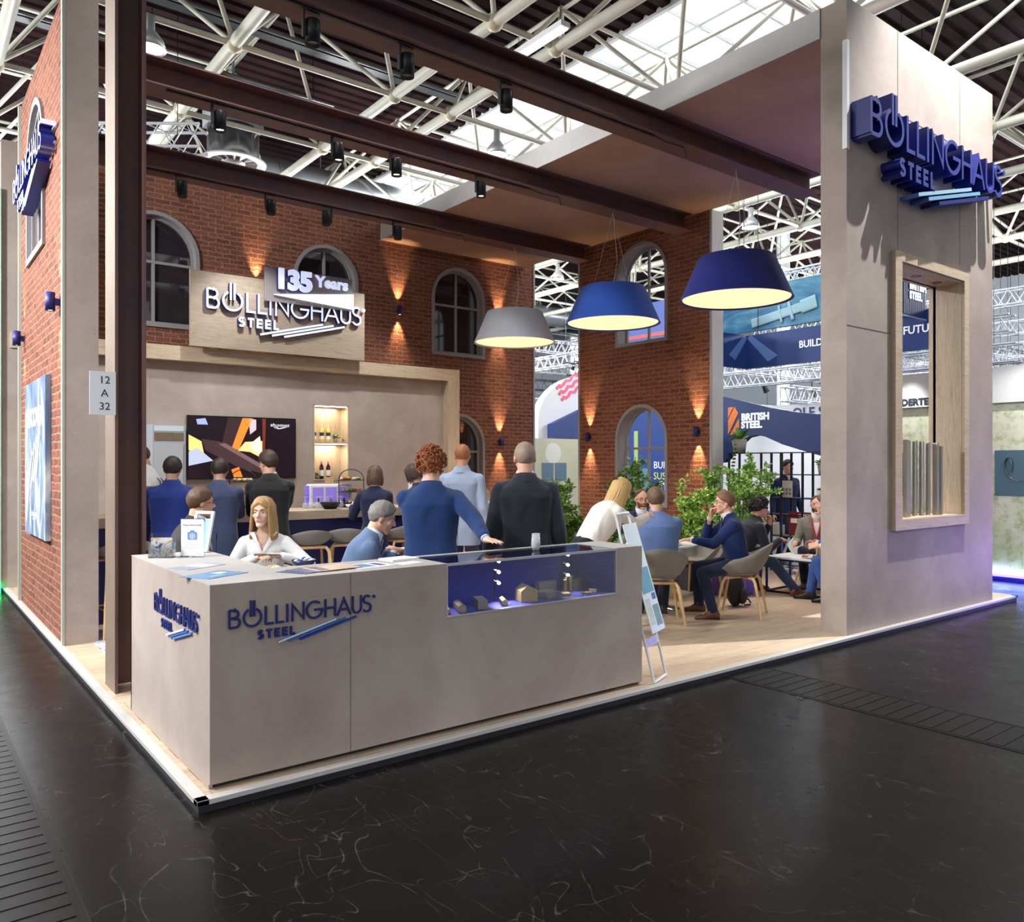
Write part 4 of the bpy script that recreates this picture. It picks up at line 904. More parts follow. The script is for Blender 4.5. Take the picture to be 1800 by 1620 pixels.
scr([(.02, .1), (.3, .12), (.3, -.16), (.1, -.06), (-.1, -.04)], (255, 200, 130), 1.3, 3); scr([(.08, .05), (.26, .2), (.3, -.12), (.14, -.02)], (255, 232, 190), 1.4, 4)
scr([(-.85, .2), (-.66, .1), (-.62, -.1), (-.85, -.04)], (255, 220, 120), 1.2, 2); scr([(-.85, -.06), (-.72, .0), (-.48, -.2), (-.85, -.28)], (190, 200, 225), 1, 3); scr([(-.66, .14), (-.38, .1), (.35, -.28), (.36, -.42), (-.1, -.3), (-.6, -.04)], (66, 40, 46), 1, 5); scr([(-.4, .06), (-.3, .08), (.36, -.3), (.36, -.37)], (130, 96, 96), .9, 6)
scr([(-.2, -.34), (-.08, -.3), (-.02, -.46), (-.16, -.46)], (255, 120, 30), 1.3, 6); scr([(-.74, .44), (-.6, .46), (-.56, .36), (-.72, .36)], (170, 180, 230), 1, 3); scr([(.30, .48), (.36, .48), (.34, -.1), (.31, -.1)], (120, 40, 20), 1, 3)
g = thing('screen_emblem', (0, 0, 0)); g.parent = t; SW = emis((245, 245, 255), 1.2)
logo(FR_F(.44, -.054, .36), .038, .0005, SW, SW, g, [(2.63, SW, SW), (3.23, SW, SW), (3.87, SW, SW)], .12)
light('screen_glow', 'AREA', (3.17, 8.5, 1.9), 4, (1, .7, .5), (3.17, 6, 1.7), 1.4)
# ------------------------------------------------------------------ lit bottle niche
t = thing('wall_niche', (4.7, 8.6, 1.4), 0, 'lit oak lined bottle niche in the concrete bar wall', 'shelf niche')
m = MB(); m.bx(-.325, .01, 0, -.305, .3, 1.27); m.bx(.305, .01, 0, .325, .3, 1.27); m.bx(-.325, .28, 0, .325, .3, 1.27); m.bx(-.325, .01, -.02, .325, .3, 0); m.bx(-.325, .01, 1.25, .325, .3, 1.27); m.obj('niche_lining', OAKZ, t)
MB().bx(-.305, .02, .605, .305, .28, .635).obj('niche_shelf', OAKX, t)
for z in (1.238, .592): MB().bx(-.29, .03, z, .29, .05, z + .012).obj('light_strip', emis((255, 236, 206), 9), t)
light('niche_glow', 'AREA', (4.7, 8.72, 2.62), 4.5, (1, .88, .72), (4.7, 8.74, 1), .4); light('niche_glow', 'AREA', (4.7, 8.72, 1.97), 4.5, (1, .88, .72), (4.7, 8.74, 1), .4)
WINEW = mat((206, 190, 96), .12, 0, .6); WINER = mat((30, 12, 18), .1, 0, .7); REDC = mat((180, 36, 40), .4)
def bottle(x, y, z, red, label):
    t = thing('wine_bottle', (x, y, z), 0, label, 'bottle', 'red wine bottles in the lower niche' if red else 'white wine bottles in the upper niche')
    MB().lathe([(0, 0), (.036, 0), (.037, .01), (.037, .19), (.03, .225), (.014, .25), (.014, .30), (0, .30)], 18).obj('bottle_glass', WINER if red else WINEW, t)
    MB().lathe([(.0376, .05), (.0376, .15)], 18).obj('bottle_label', mat((226, 224, 216), .6), t)
    if not red: MB().lathe([(.038, .105), (.038, .165)], 18).obj('bottle_label', mat((40, 50, 64), .6), t)
    MB().lathe([(.0148, .255), (.0148, .302), (0, .304)], 12).obj('capsule', REDC if red else mat((196, 176, 110), .35, .4), t)
for k, x in enumerate((4.45, 4.59, 4.71)): bottle(x, 8.76, 2.036, False, ('leftmost white wine bottle on the upper niche shelf', 'middle white wine bottle on the upper niche shelf', 'rightmost white wine bottle on the upper niche shelf')[k])
for k, x in enumerate((4.575, 4.70)): bottle(x, 8.74, 1.402, True, ('left red wine bottle in the lower niche', 'right red wine bottle in the lower niche')[k])
LEAFD = mat((86, 128, 52), .5, nz=.3, nscale=30)
def pot_plant(x, y, z, label, s=1.0, trail=None, seed=1):
    t = thing('potted_plant', (x, y, z), 0, label, 'plant', 'small potted plants', scale=s); r_ = random.Random(seed)
    MB().lathe([(0, 0), (.03, 0), (.038, .07), (.034, .07), (.03, .06), (0, .06)], 14).obj('pot', mat((150, 146, 140), .7), t); m = MB()
    for i in range(26):
        a = r_.uniform(0, 6.28); l = r_.uniform(.05, .11); e = r_.uniform(.2, 1.3); d = Vector((cos(a) * cos(e), sin(a) * cos(e), sin(e))); s_ = d.cross(Vector((0, 0, 1))).normalized() * .014; b = Vector((0, 0, .06)); q = b + d * l
        m.add([b, b + d * l * .6 + s_, q + Vector((0, 0, -.015)), b + d * l * .6 - s_], [(0, 1, 2, 3)], 0, False)
    if trail:
        for k in range(9): p = Vector((trail * (.05 + .008 * k), 0, .06 - .018 * k)); m.ell(p, (.014, .01, .006), 6, 4)
    m.obj('foliage', LEAFD, t)
pot_plant(4.84, 8.75, 2.036, 'small green potted plant right of the white wine bottles', 1.1, None, 2); pot_plant(4.47, 8.70, 1.402, 'trailing potted plant at the left of the lower niche', .9, .5, 3); pot_plant(4.955, 8.70, 2.036, 'trailing plant at the right end of the upper niche shelf', .5, .6, 5)
# frosted door handle strip and small wall cabinet left of the television
t = thing('wall_cabinet', (2.02, 8.5, .9), 0, 'pale grey cabinet at the left of the bar wall behind the barman', 'cabinet')
MB().bx(-.3, -.28, 0, .16, .1, 1.34).obj('cabinet_body', mat((176, 182, 188), .4, .2), t); MB().bx(-.28, -.285, 1.1, .13, -.28, 1.22).obj('display_window', mat((120, 104, 84), .3, nz=.4, nscale=20), t); MB().bx(-.28, -.285, 1.24, .13, -.28, 1.32).obj('top_panel', mat((206, 216, 224), .4), t); MB().bx(-.28, -.29, .05, .12, -.28, 1.06).obj('door', mat((190, 194, 198), .35, .2), t)
# ================================================================== BAR
t = thing('bar_counter', (.3, 4.97, 0), 0, 'long navy fronted bar with a thick oak top', 'bar')
MB().bx(.04, .0, .0, 5.7, .5, .995).obj('bar_front', mat((26, 30, 92), .5), t)
MB().bx(0, -.06, .995, 5.75, .62, 1.1).obj('bar_top', OAKX, t, bev=.003)
BZ1 = 1.1
RUG = NT('patterned_rug'); q = RUG.noise(RUG.coord((1, 1, 1), (0, 0, .6)), 14, 2, .5, 2.5)
RUG.col(RUG.ramp(q, [(.38, srgb(50, 52, 90)), (.45, srgb(220, 218, 226)), (.55, srgb(150, 148, 190)), (.6, srgb(224, 222, 230)), (.68, srgb(120, 60, 110))])); RUG = RUG.done(.95)
tag(MB().bx(.2, 3.0, .0, 3.3, 4.75, .008).obj('rug', RUG), 'patterned blue white rug on the platform in front of the bar', 'rug')
FOODS = [mat((206, 168, 110), .7), mat((170, 96, 52), .7), mat((150, 160, 80), .7), mat((226, 214, 190), .7)]
def etagere(x, y, label):
    t = thing('food_stand', (x, y, BZ1), R(-38), label, 'food stand'); r_ = random.Random(int(x * 10))
    m = MB(); m.tube([(-.16, 0, 0), (-.16, 0, .36)] + [(-.16 * cos(pi * i / 10), 0, .36 + .13 * sin(pi * i / 10)) for i in range(1, 10)] + [(.16, 0, .36), (.16, 0, 0)], .006, 6); m.obj('wire_frame', BLACKM, t)
    for k, z in enumerate((.05, .2, .35)):
        MB().box((0, 0, z), (.31, .2, .008)).obj('tray', mat((40, 42, 44), .4), t)
        f = MB()
        for i in range(11): f.ell((r_.uniform(-.12, .12), r_.uniform(-.07, .07), z + .022), (r_.uniform(.018, .03), r_.uniform(.018, .026), .02), 8, 6, r_.randrange(4))
        tag(f.obj('canapes', FOODS, None, (x, y, BZ1)), 'canapes on the %s tray of the %s' % (('lowest', 'middle', 'top')[k], label), 'food', kind='stuff').rotation_euler = (0, 0, R(-38))
etagere(2.02, 5.3, 'black wire food stand between the two suited backs at the bar'); etagere(3.40, 5.25, 'black wire food stand left of the brown haired woman at the bar')
def wine_glass(x, y, k):
    t = thing('wine_glass', (x, y, BZ1), 0, 'upturned wine glass standing in the row on the bar', 'glass', 'upturned wine glasses on the bar')
    MB().lathe([(.032, 0), (.038, .04), (.026, .075), (.005, .085), (.004, .14), (.03, .148), (.03, .15), (0, .15)], 16).obj('glass_body', GLASSW, t)
for k, x in enumerate((2.36, 2.44, 2.76, 2.86, 2.92, 2.99, 3.06, 3.14, 3.24)): wine_glass(x, 5.22 + .06 * (k % 2), k)
t = thing('serving_bowl', (3.02, 5.06, BZ1), 0, 'black shallow bowl in front of the glasses on the bar', 'bowl')
MB().lathe([(0, 0), (.07, 0), (.125, .07), (.13, .085), (.12, .085), (.065, .012), (0, .012)], 24).obj('bowl_body', BLACK, t)
t = thing('drinks_dispenser', (3.19, 5.46, BZ1), R(-6), 'white drinks dispenser with violet lit windows on the bar', 'drinks machine')
MB().bx(-.28, -.1, 0, .28, .12, .30).obj('housing', mat((226, 226, 232), .3), t, bev=.03)
for k in range(3):
    w = MB().bx(-.25 + .17 * k, -.106, .08, -.11 + .17 * k, -.1, .26).obj('window', mat((150, 132, 214), .3, emit=(150, 120, 230), es=.2), t)
    MB().bx(-.19 + .17 * k, -.125, .06, -.17 + .17 * k, -.1, .12).obj('tap', mat((60, 50, 54), .4), w)
m = MB()
for k in range(8): m.bx(-.30, -.06, .03 + .033 * k, -.278, .1, .05 + .033 * k)
m.obj('side_vent', mat((128, 112, 220), .4, emit=(110, 90, 220), es=.2), t)
o = tag(MB().bx(-.06, -.003, 0, .06, .003, .09).obj('price_card', mat((214, 178, 134), .6), None, (3.2, 5.47, BZ1 + .30)), 'small kraft paper card on top of the drinks dispenser', 'card')
for k in range(3): tag(MB().lathe([(0, 0), (.025, 0), (.04, .05), (.036, .05), (.02, .008), (0, .008)], 14).obj('coffee_cup', WHITES, None, (3.28 + .09 * k, 5.08, BZ1)), 'white coffee cup in the row below the right food stand', 'cup', 'white cups on the bar')
t = thing('menu_stand', (.95, 5.0, BZ1), R(-60), 'white menu stand on the bar beside the rusty column', 'sign'); MB().bx(-.1, -.05, 0, .1, .05, .01).obj('foot', WHITES, t); MB().bx(-.1, -.008, .01, .1, .008, .32).obj('card_holder', mat((226, 222, 232), .4), t); MB().bx(-.09, -.01, .18, .09, -.008, .27).obj('print', mat((90, 60, 130), .5), t)
t = thing('menu_stand', (4.35, 5.25, BZ1), R(-30), 'white menu card standing on the bar beside the curly red haired man', 'sign'); MB().bx(-.09, -.05, 0, .09, .05, .01).obj('foot', WHITES, t); MB().bx(-.09, -.008, .01, .09, .008, .3).obj('card_holder', WHITES, t); MB().bx(-.07, -.01, .06, .07, -.008, .24).obj('print', mat((180, 186, 200), .5), t)

# ================================================================== SEATING
def shell_mesh(hw, hd, z0, hb, ha, hf, thick=.022, name='seat_shell'):
    """bucket shell: hw/hd half width/depth, rim heights at back, arms, front"""
    nu, nv = 44, 9; m = MB(); vs = []; L = lambda a, b, t: a + (b - a) * t
    def surf(off):
        for i in range(nv + 1):
            v = i / nv
            for j in range(nu):
                th = 2 * pi * j / nu; c = cos(th)                       # th = 0 front
                h = L(ha, hb, ((-c) ** 1.3)) if c < 0 else L(ha, hf, min(1, c * 1.35) ** 1.6)
                rr = v ** .55; fl = 1 + .05 * v
                x = (hw * rr * fl - off * (v > .2)) * sin(th); y = (hd * rr * fl - off * (v > .2)) * c
                if c < 0: y -= .05 * v * (h - ha + .1) / .3
                vs.append((x, y, z0 + (h - z0) * v ** 2.1 + (off if v < .9 else 0)))
    surf(0); surf(thick); n = (nv + 1) * nu; fs = []
    for i in range(nv):
        for j in range(nu):
            a, b, c, d = i * nu + j, i * nu + (j + 1) % nu, (i + 1) * nu + (j + 1) % nu, (i + 1) * nu + j
            if i == 0: pass
            fs.append((a, d, c, b)); fs.append((n + a, n + b, n + c, n + d))
    for j in range(nu):
        a, b = nv * nu + j, nv * nu + (j + 1) % nu; fs.append((a, n + a, n + b, b))
    m.add(vs, fs, 0, True); return m
def make_chair(label, hw=.30, hd=.28, z0=.435, hb=.80, ha=.65, hf=.475, leg=.25, group='grey shell chairs', name='shell_chair', shell=None, cat='chair'):
    t = thing(name, (0, 0, 0), 0, label, cat, group)
    shell_mesh(hw, hd, z0, hb, ha, hf).obj('seat_shell', shell or FELT, t)
    cu = MB(); cu.lathe([(0, z0 + .035), (hw * .6, z0 + .045), (hw * .66, z0 + .03)], 24); cu.obj('seat_pad', FELT, t)
    f = MB(); f.tube([(-.15, -.13, z0 - .012), (.15, .13, z0 - .012)], .018, 6); f.tube([(.15, -.13, z0 - .012), (-.15, .13, z0 - .012)], .018, 6); f.tube([(-.16, .14, z0 - .012), (.16, .14, z0 - .012)], .016, 6); f.tube([(-.16, -.14, z0 - .012), (.16, -.14, z0 - .012)], .016, 6); f.obj('under_frame', OAKL, t)
    for sx in (-1, 1):
        for sy in (-1, 1): MB().tube([(sx * .09, sy * .10, z0 - .012), (sx * .165, sy * .15, z0 - .016), (sx * .19, sy * .172, z0 - .06), (sx * leg, sy * (leg - .01), 0)], [.017, .02, .021, .014], 8, flat=.75).obj('leg', OAKL, t)
    return t
CH = make_chair('grey shell chair seen from behind under the man in the blue shirt')
CH.location = (5.10, 1.56, 0); CH.rotation_euler = (0, 0, R(50 - 90))
def chair(x, y, face, label): return dup(CH, None, (x, y, 0), R(face - 90), label)
chair(6.10, 1.24, 118, 'grey shell chair with the man in the blue jacket resting his chin')
chair(6.12, 2.72, 228, 'grey shell chair of the man in glasses facing the camera')
chair(6.72, 2.36, 190, 'pale grey empty shell chair between the table and the bushes')
chair(1.5, 1.68, -22, 'grey shell chair of the man in the light blue suit')
chair(1.16, 2.30, 235, 'grey shell chair of the blonde woman in the white blouse')
chair(.76, 3.06, 10, 'grey shell chair of the seated man with glasses in a dark jacket')
chair(4.72, 2.28, -20, 'grey shell chair standing empty behind the bending woman')
chair(3.62, 1.62, 70, 'grey shell chair between the man in black and the bending woman')
chair(8.0, .98, 95, 'grey shell chair half hidden by the concrete tower')
LC = make_chair('pale grey low lounge chair of the bald bearded man', .37, .36, .36, .74, .54, .40, .27, None, 'lounge_chair', fabric((176, 180, 178), .1, 40, .25))
LC.location = (8.84, 1.99, 0); LC.rotation_euler = (0, 0, R(205 - 90))
ST = make_chair('grey bar stool leftmost at the bar', .255, .235, .74, .93, .84, .775, .24, 'grey bar stools along the bar', 'bar_stool', None, 'bar stool')
m = MB(); m.tube([(.215 * cos(pi / 4 + pi / 2 * i) * 1.32, .205 * sin(pi / 4 + pi / 2 * i) * 1.32, .27) for i in range(5)], .011, 6); m.obj('foot_rail', OAKL, ST)
ST.location = (.50, 4.36, 0); ST.rotation_euler = (0, 0, R(90 - 90 + 8))
for x, y, a, l in ((2.43, 4.36, 80, 'grey bar stool right of the blonde woman'), (2.92, 4.36, 60, 'grey bar stool behind the man in the light blue suit'), (3.62, 4.42, 95, 'grey bar stool half hidden behind the curly red haired man'), (4.88, 4.40, 70, 'grey bar stool between the two standing men on the right of the bar')):
    dup(ST, None, (x, y, 0), R(a - 90), l)
# ================================================================== TABLES
t = thing('round_table', (5.72, 2.05, 0), 0, 'small round white table with a chrome pedestal', 'table')
MB().lathe([(0, .725), (.40, .725), (.41, .732), (.41, .745), (.40, .75), (0, .75)], 40, smooth=False).obj('tabletop', WHITES, t); MB().lathe([(.032, .03), (.032, .725)], 16).obj('pedestal', CHROME, t); MB().lathe([(0, 0), (.2, 0), (.2, .012), (.05, .03), (0, .03)], 32).obj('foot_plate', CHROME, t)
def plate(x, y, z, label, r=.09, food=0, seed=1):
    t = thing('plate', (x, y, z), 0, label, 'plate'); MB().lathe([(0, 0), (r * .6, 0), (r, .014), (r, .018), (r * .6, .006), (0, .006)], 24).obj('plate_body', WHITES, t); r_ = random.Random(seed)
    if food:
        f = MB()
        for i in range(food): f.ell((r_.uniform(-.6, .6) * r, r_.uniform(-.6, .6) * r, .022), (r_.uniform(.02, .035), r_.uniform(.016, .026), .018), 8, 6, r_.randrange(4))
        tag(f.obj('snacks', FOODS, None, (x, y, z)), 'snacks on the ' + label, 'food', kind='stuff')
    return t
def cup(x, y, z, label, m_):
    t = thing('coffee_cup', (x, y, z), 0, label, 'cup'); MB().lathe([(0, 0), (.022, 0), (.038, .058), (.034, .058), (.02, .008), (0, .008)], 18).obj('cup_body', m_, t); MB().lathe([(0, .045), (.032, .045)], 16).obj('coffee', mat((40, 24, 16), .2), t); MB().tube([(.036, 0, .045), (.056, 0, .035), (.05, 0, .018), (.032, 0, .018)], .005, 6).obj('cup_handle', m_, t)
plate(5.60, 1.76, .75, 'white saucer at the near edge of the round table', .085); cup(5.69, 1.93, .75, 'dark coffee cup on the round table', mat((36, 26, 28), .25)); plate(5.54, 2.0, .75, 'white plate beside the blue shirted man on the round table', .1, 4, 3)
tumbler('clear glass at the far side of the round table', 5.86, 2.26, .75)
t = thing('round_table', (0.9, 1.02, 0), 0, 'small white high table in the corner behind the reception counter', 'table')
MB().lathe([(0, 0.905), (0.295, 0.905), (0.3, 0.912), (0.3, 0.925), (0, 0.93)], 36, smooth=False).obj('tabletop', WHITES, t); MB().lathe([(.03, .03), (.03, 0.905)], 16).obj('pedestal', CHROME, t); MB().lathe([(0, 0), (.2, 0), (.2, .012), (.05, .03), (0, .03)], 32).obj('foot_plate', CHROME, t)
t = thing('snack_bowl', (1.0, 1.16, .93), 0, 'dark blue bowl of wrapped sweets on the high table behind the counter', 'bowl'); MB().lathe([(0, 0), (.05, 0), (.085, .06), (.08, .06), (.045, .008), (0, .008)], 22).obj('bowl_body', mat((24, 26, 60), .3), t)
r_ = random.Random(4); f = MB()
for i in range(22): f.ell((r_.uniform(-.055, .055), r_.uniform(-.055, .055), .05 + r_.uniform(0, .02)), (.018, .012, .01), 6, 4, i % 2)
tag(f.obj('wrapped_sweets', [WHITES, NAVYL], None, (1.0, 1.16, .93)), 'wrapped sweets filling the dark blue bowl', 'sweets', kind='stuff')
plate(.80, 1.12, .93, 'white snack plate beside the dark blue bowl', .1, 6, 8)
t = thing('round_table', (2.34, 1.74, 0), 0, 'small white high table hidden between the light blue suit and the two backs', 'table')
MB().lathe([(0, 0.905), (0.275, 0.905), (0.28, 0.912), (0.28, 0.925), (0, 0.93)], 36, smooth=False).obj('tabletop', WHITES, t); MB().lathe([(.03, .03), (.03, 0.905)], 16).obj('pedestal', CHROME, t); MB().lathe([(0, 0), (.2, 0), (.2, .012), (.05, .03), (0, .03)], 32).obj('foot_plate', CHROME, t)
t = thing('low_table', (8.06, 1.66, 0), R(4), 'low table with a black square tube frame and white top', 'table'); MB().bx(-.32, -.42, .44, .32, .42, .46).obj('tabletop', mat((226, 224, 230), .3), t)
NF = mat((20, 20, 40), .4, .3); q = .012; m = MB()
for x in (-.3, .3):
    for y in (-.4, .4): m.bx(x - q, y - q, 0, x + q, y + q, .44)
for z in (q, .428):
    for x in (-.3, .3): m.bx(x - q, -.4, z - q, x + q, .4, z + q)
    for y in (-.4, .4): m.bx(-.3, y - q, z - q, .3, y + q, z + q)
m.obj('tube_frame', NF, t)
plate(7.95, 1.55, .46, 'round plate of snacks on the low table', .11, 9, 5)
t = thing('beer_glass', (8.15, 1.56, .46), 0, 'small glass of beer beside the plate on the low table', 'glass'); MB().lathe([(0, 0), (.024, 0), (.034, .14), (.031, .14), (.022, .006), (0, .006)], 18).obj('glass_body', GLASS, t); MB().lathe([(0, .008), (.022, .008), (.029, .11), (0, .11)], 18).obj('beer', mat((206, 140, 30), .15, emit=(206, 140, 30), es=.1), t); MB().lathe([(.0, .11), (.0295, .11), (.031, .13), (0, .133)], 18).obj('foam', WHITES, t)
t = thing('pouf', (7.22, 2.19, 0), R(20), 'cube pouf with violet light in its colour under the man with curly black hair', 'pouf'); MB().bx(-.22, -.22, .0, .22, .22, .42).obj('pouf_body', mat((112, 92, 176), .8), t, bev=.03); MB().bx(-.222, -.222, .33, .222, .222, .335).obj('seam', mat((80, 66, 130), .8), t)  # white pouf; the violet LED light on it is put into its colours
t = thing('backpack', (6.5, 1.62, 0), R(20), 'black backpack slumped on the floor by the shell chair', 'bag'); MB().ell((0, 0, .2), (.15, .1, .2), 16, 12).obj('bag_body', mat((20, 20, 24), .7), t); MB().ell((0, -.09, .13), (.1, .05, .1), 12, 8).obj('front_pocket', mat((26, 26, 30), .7), t)
MB().tube([(.1, -.03, .1), (.2, -.1, .06), (.22, -.12, .02), (.12, -.14, .012), (.02, -.1, .02)], .012, 6, flat=.4).obj('strap', mat((24, 26, 40), .6), t)
# ================================================================== FOLDING POSTER EASEL at the right end of the counter
t = thing('poster_easel', (3.36, .0, 0), 0, 'white folding poster easel leaning beside the right end of the counter', 'poster stand')
ux = Vector((.92, .38, 0)).normalized() * .27; up = Vector((-.05, .36, 1.25)); a0 = Vector((-.10, -.05, .012))
m = MB(); m.tube([a0, a0 + up], .011, 6); m.tube([a0 + ux, a0 + ux + up], .011, 6); m.tube([a0, a0 + ux], .012, 6); m.tube([a0 + up, a0 + up + ux], .014, 6); m.obj('easel_frame', mat((226, 226, 224), .4, .2), t)
nrm = ux.cross(up).normalized() * -1
if nrm.y > 0: nrm = -nrm
b0 = a0 + up * .26 - nrm * -.03; Mq = frame(a0 + up * .27 + nrm * .075, ux.normalized(), up.normalized(), nrm); Lq = up.length
Mq2 = Mq @ Matrix.Rotation(R(-2.5), 4, 'X'); MB().bx(-.005, 0, 0, .28, Lq * .66, .006, 0, Mq2).obj('poster_board', mat((214, 226, 232), .4), t)
for (u0, v0, u1, v1, c) in ((.02, .30, .26, .50, (96, 156, 176)), (.02, .06, .12, .26, (190, 200, 190)), (.14, .04, .26, .2, (120, 150, 160)), (.18, .24, .26, .29, (60, 110, 160))): MB().bx(u0, v0, .006, u1, v1, .007, 0, Mq2).obj('poster_print', mat(c, .4, nz=.35, nscale=25), t)
pm = a0 + up * .22; MB().bx(0, -.03, -.006, .27, .03, .006, 0, frame(pm, ux.normalized(), up.normalized(), nrm)).obj('cross_brace', mat((200, 206, 208), .35, .4), t)
MB().tube([a0 + up + ux * .5, Vector((.06, .62, .008))], .008, 6).obj('rear_leg', ALU, t)
# ================================================================== STEEL BARS in the tower window
for k, (x, y, w, h, c) in enumerate([(7.36, .16, .02, .86, 0), (7.42, .08, .042, .84, 1), (7.50, .10, .05, .83, 1), (7.61, .15, .03, .84, 0), (7.69, .12, .026, .83, 0), (7.80, .16, .04, .84, 0), (7.87, .12, .04, .83, 0), (7.98, .1, .055, .82, 2), (8.08, .06, .05, .815, 1), (8.17, .05, .04, .78, 1)]):
    sh = hexp(w / 2) if c == 2 else rect(-w / 2, -w / 2, w / 2, w / 2)
    o = MB().prism(sh, h, Matrix.Identity(4)).obj('steel_bar', STEEL if c else SGREY, None, (x, y, 1.0815), bev=.001); nth = ('first', 'second', 'third', 'fourth', 'fifth', 'sixth', 'seventh', 'eighth', 'ninth', 'last')[k]
    tag(o, '%s upright %s steel bar from the left in the oak tower window' % (nth, ('thin', 'wide', 'thin', 'thin', 'thin', 'square', 'square', 'hexagonal', 'wide', 'bright')[k]), 'steel bar', 'upright steel bars in the tower window')
for k, x in enumerate((7.2, 7.7, 8.2)):
    t = thing('ceiling_downlight', (x, .1, 3.7405), 0, ('left', 'middle', 'right')[k] + ' recessed downlight in the top of the oak tower window', 'downlight', 'downlights in the tower window'); MB().lathe([(.05, 0), (.05, -.006), (.036, -.006), (.036, 0)], 20).obj('ring', mat((70, 60, 130), .3, .5), t); MB().lathe([(0, -.003), (.036, -.003)], 16).obj('lens', mat((140, 130, 170), .3), t)
light('tower_window_light', 'SPOT', (7.75, .12, 3.6), 16, (.9, .85, 1), (7.8, .12, 1.1), .04, cone=70, blend=.8)
# ================================================================== SHELF UNIT at the right rear edge of the platform
t = thing('shelf_unit', (9.72, 3.1, 0), 0, 'black metal grid shelf unit at the right rear of the platform', 'shelf'); ys = (-.95, -.42, -.05, .12, .5, .92); q = .014; m = MB()
for y in ys:
    for x in (-.14, .14): m.bx(x - q, y - q, 0, x + q, y + q, 1.84)
m.obj('uprights', NF, t)
for y0, y1, z in ((-.95, .92, 1.84), (-.95, -.05, 1.5), (.12, .5, 1.5), (-.95, .12, 1.14), (.5, .92, 1.2), (-.42, .5, .88), (-.95, .12, .55), (-.95, .92, .12)): MB().bx(-.155, y0 - q, z - .014, .155, y1 + q, z).obj('shelf_board', NF, t)
for (y, z, w, h, c, n, l, cat) in ((-.68, 1.14, .14, .16, (236, 236, 240), 'carton', 'white carton on the upper middle shelf of the black unit', 'box'), (-.60, .55, .2, .22, (238, 238, 242), 'carton', 'white carton on the lower shelf of the black unit', 'box'), (.1, .55, .2, .16, (216, 224, 220), 'glass_tray', 'pale glass tray standing on the left of the black unit', 'tray'), (-.70, .12, .24, .2, (60, 64, 90), 'carton', 'dark carton on the lowest board of the black unit', 'box')):
    o = MB().bx(-.06, -w / 2, 0, .06, w / 2, h).obj(n, mat(c, .5), None, (9.70, 3.1 + y, z), bev=.003); tag(o, l, cat)
t = thing('leaflet_holder', (9.66, 3.0, 1.14), 0, 'pale leaflet with rows of pictures leaning on the black shelf unit', 'leaflet'); MB().bx(-.01, -.1, 0, 0, .1, .26).obj('sheet', mat((216, 204, 206), .5), t); MB().bx(-.06, -.1, 0, 0, .1, .006).obj('foot', ACRYL, t)
for i in range(3):
    for j in range(2): MB().bx(-.012, -.08 + .058 * i, .04 + .06 * j, -.01, -.04 + .058 * i, .085 + .06 * j).obj('picture', mat((130, 130, 140), .5), t)
t = thing('partner_board', (9.60, 2.62, .57), 0, 'dark red partner board in front of the black shelf unit', 'sign'); MB().bx(-.02, -.28, 0, 0, .3, .36).obj('board', mat((106, 22, 34), .5), t); MB().bx(-.024, -.22, .19, -.02, .26, .26).obj('white_bar', WHITES, t)
text('lettering', 'OFFICIAL', .065, FR_L(-.022, 0, .305), WHITES, t, .002); text('lettering', 'PARTNER', .07, FR_L(-.0255, 0, .225), mat((106, 22, 34), .5), t, .002); text('lettering', 'IN THE WEST', .05, FR_L(-.022, 0, .14), WHITES, t, .002)
MB().bx(-.02, -.1, -.57, 0, -.08, 0).obj('post', BLACK, t); MB().bx(-.1, -.16, -.57, .02, -.02, -.56).obj('foot', BLACK, t)
pot_plant(9.70, 2.42, 1.5, 'spiky potted plant on the upper shelf of the black unit', 2.0, None, 11); pot_plant(9.70, 2.33, 1.14, 'spiky potted plant on the middle shelf of the black unit', 2.0, None, 12); pot_plant(9.72, 3.92, 1.84, 'leafy trailing plant on top of the left end of the black shelf unit', 3.2, -.5, 13)
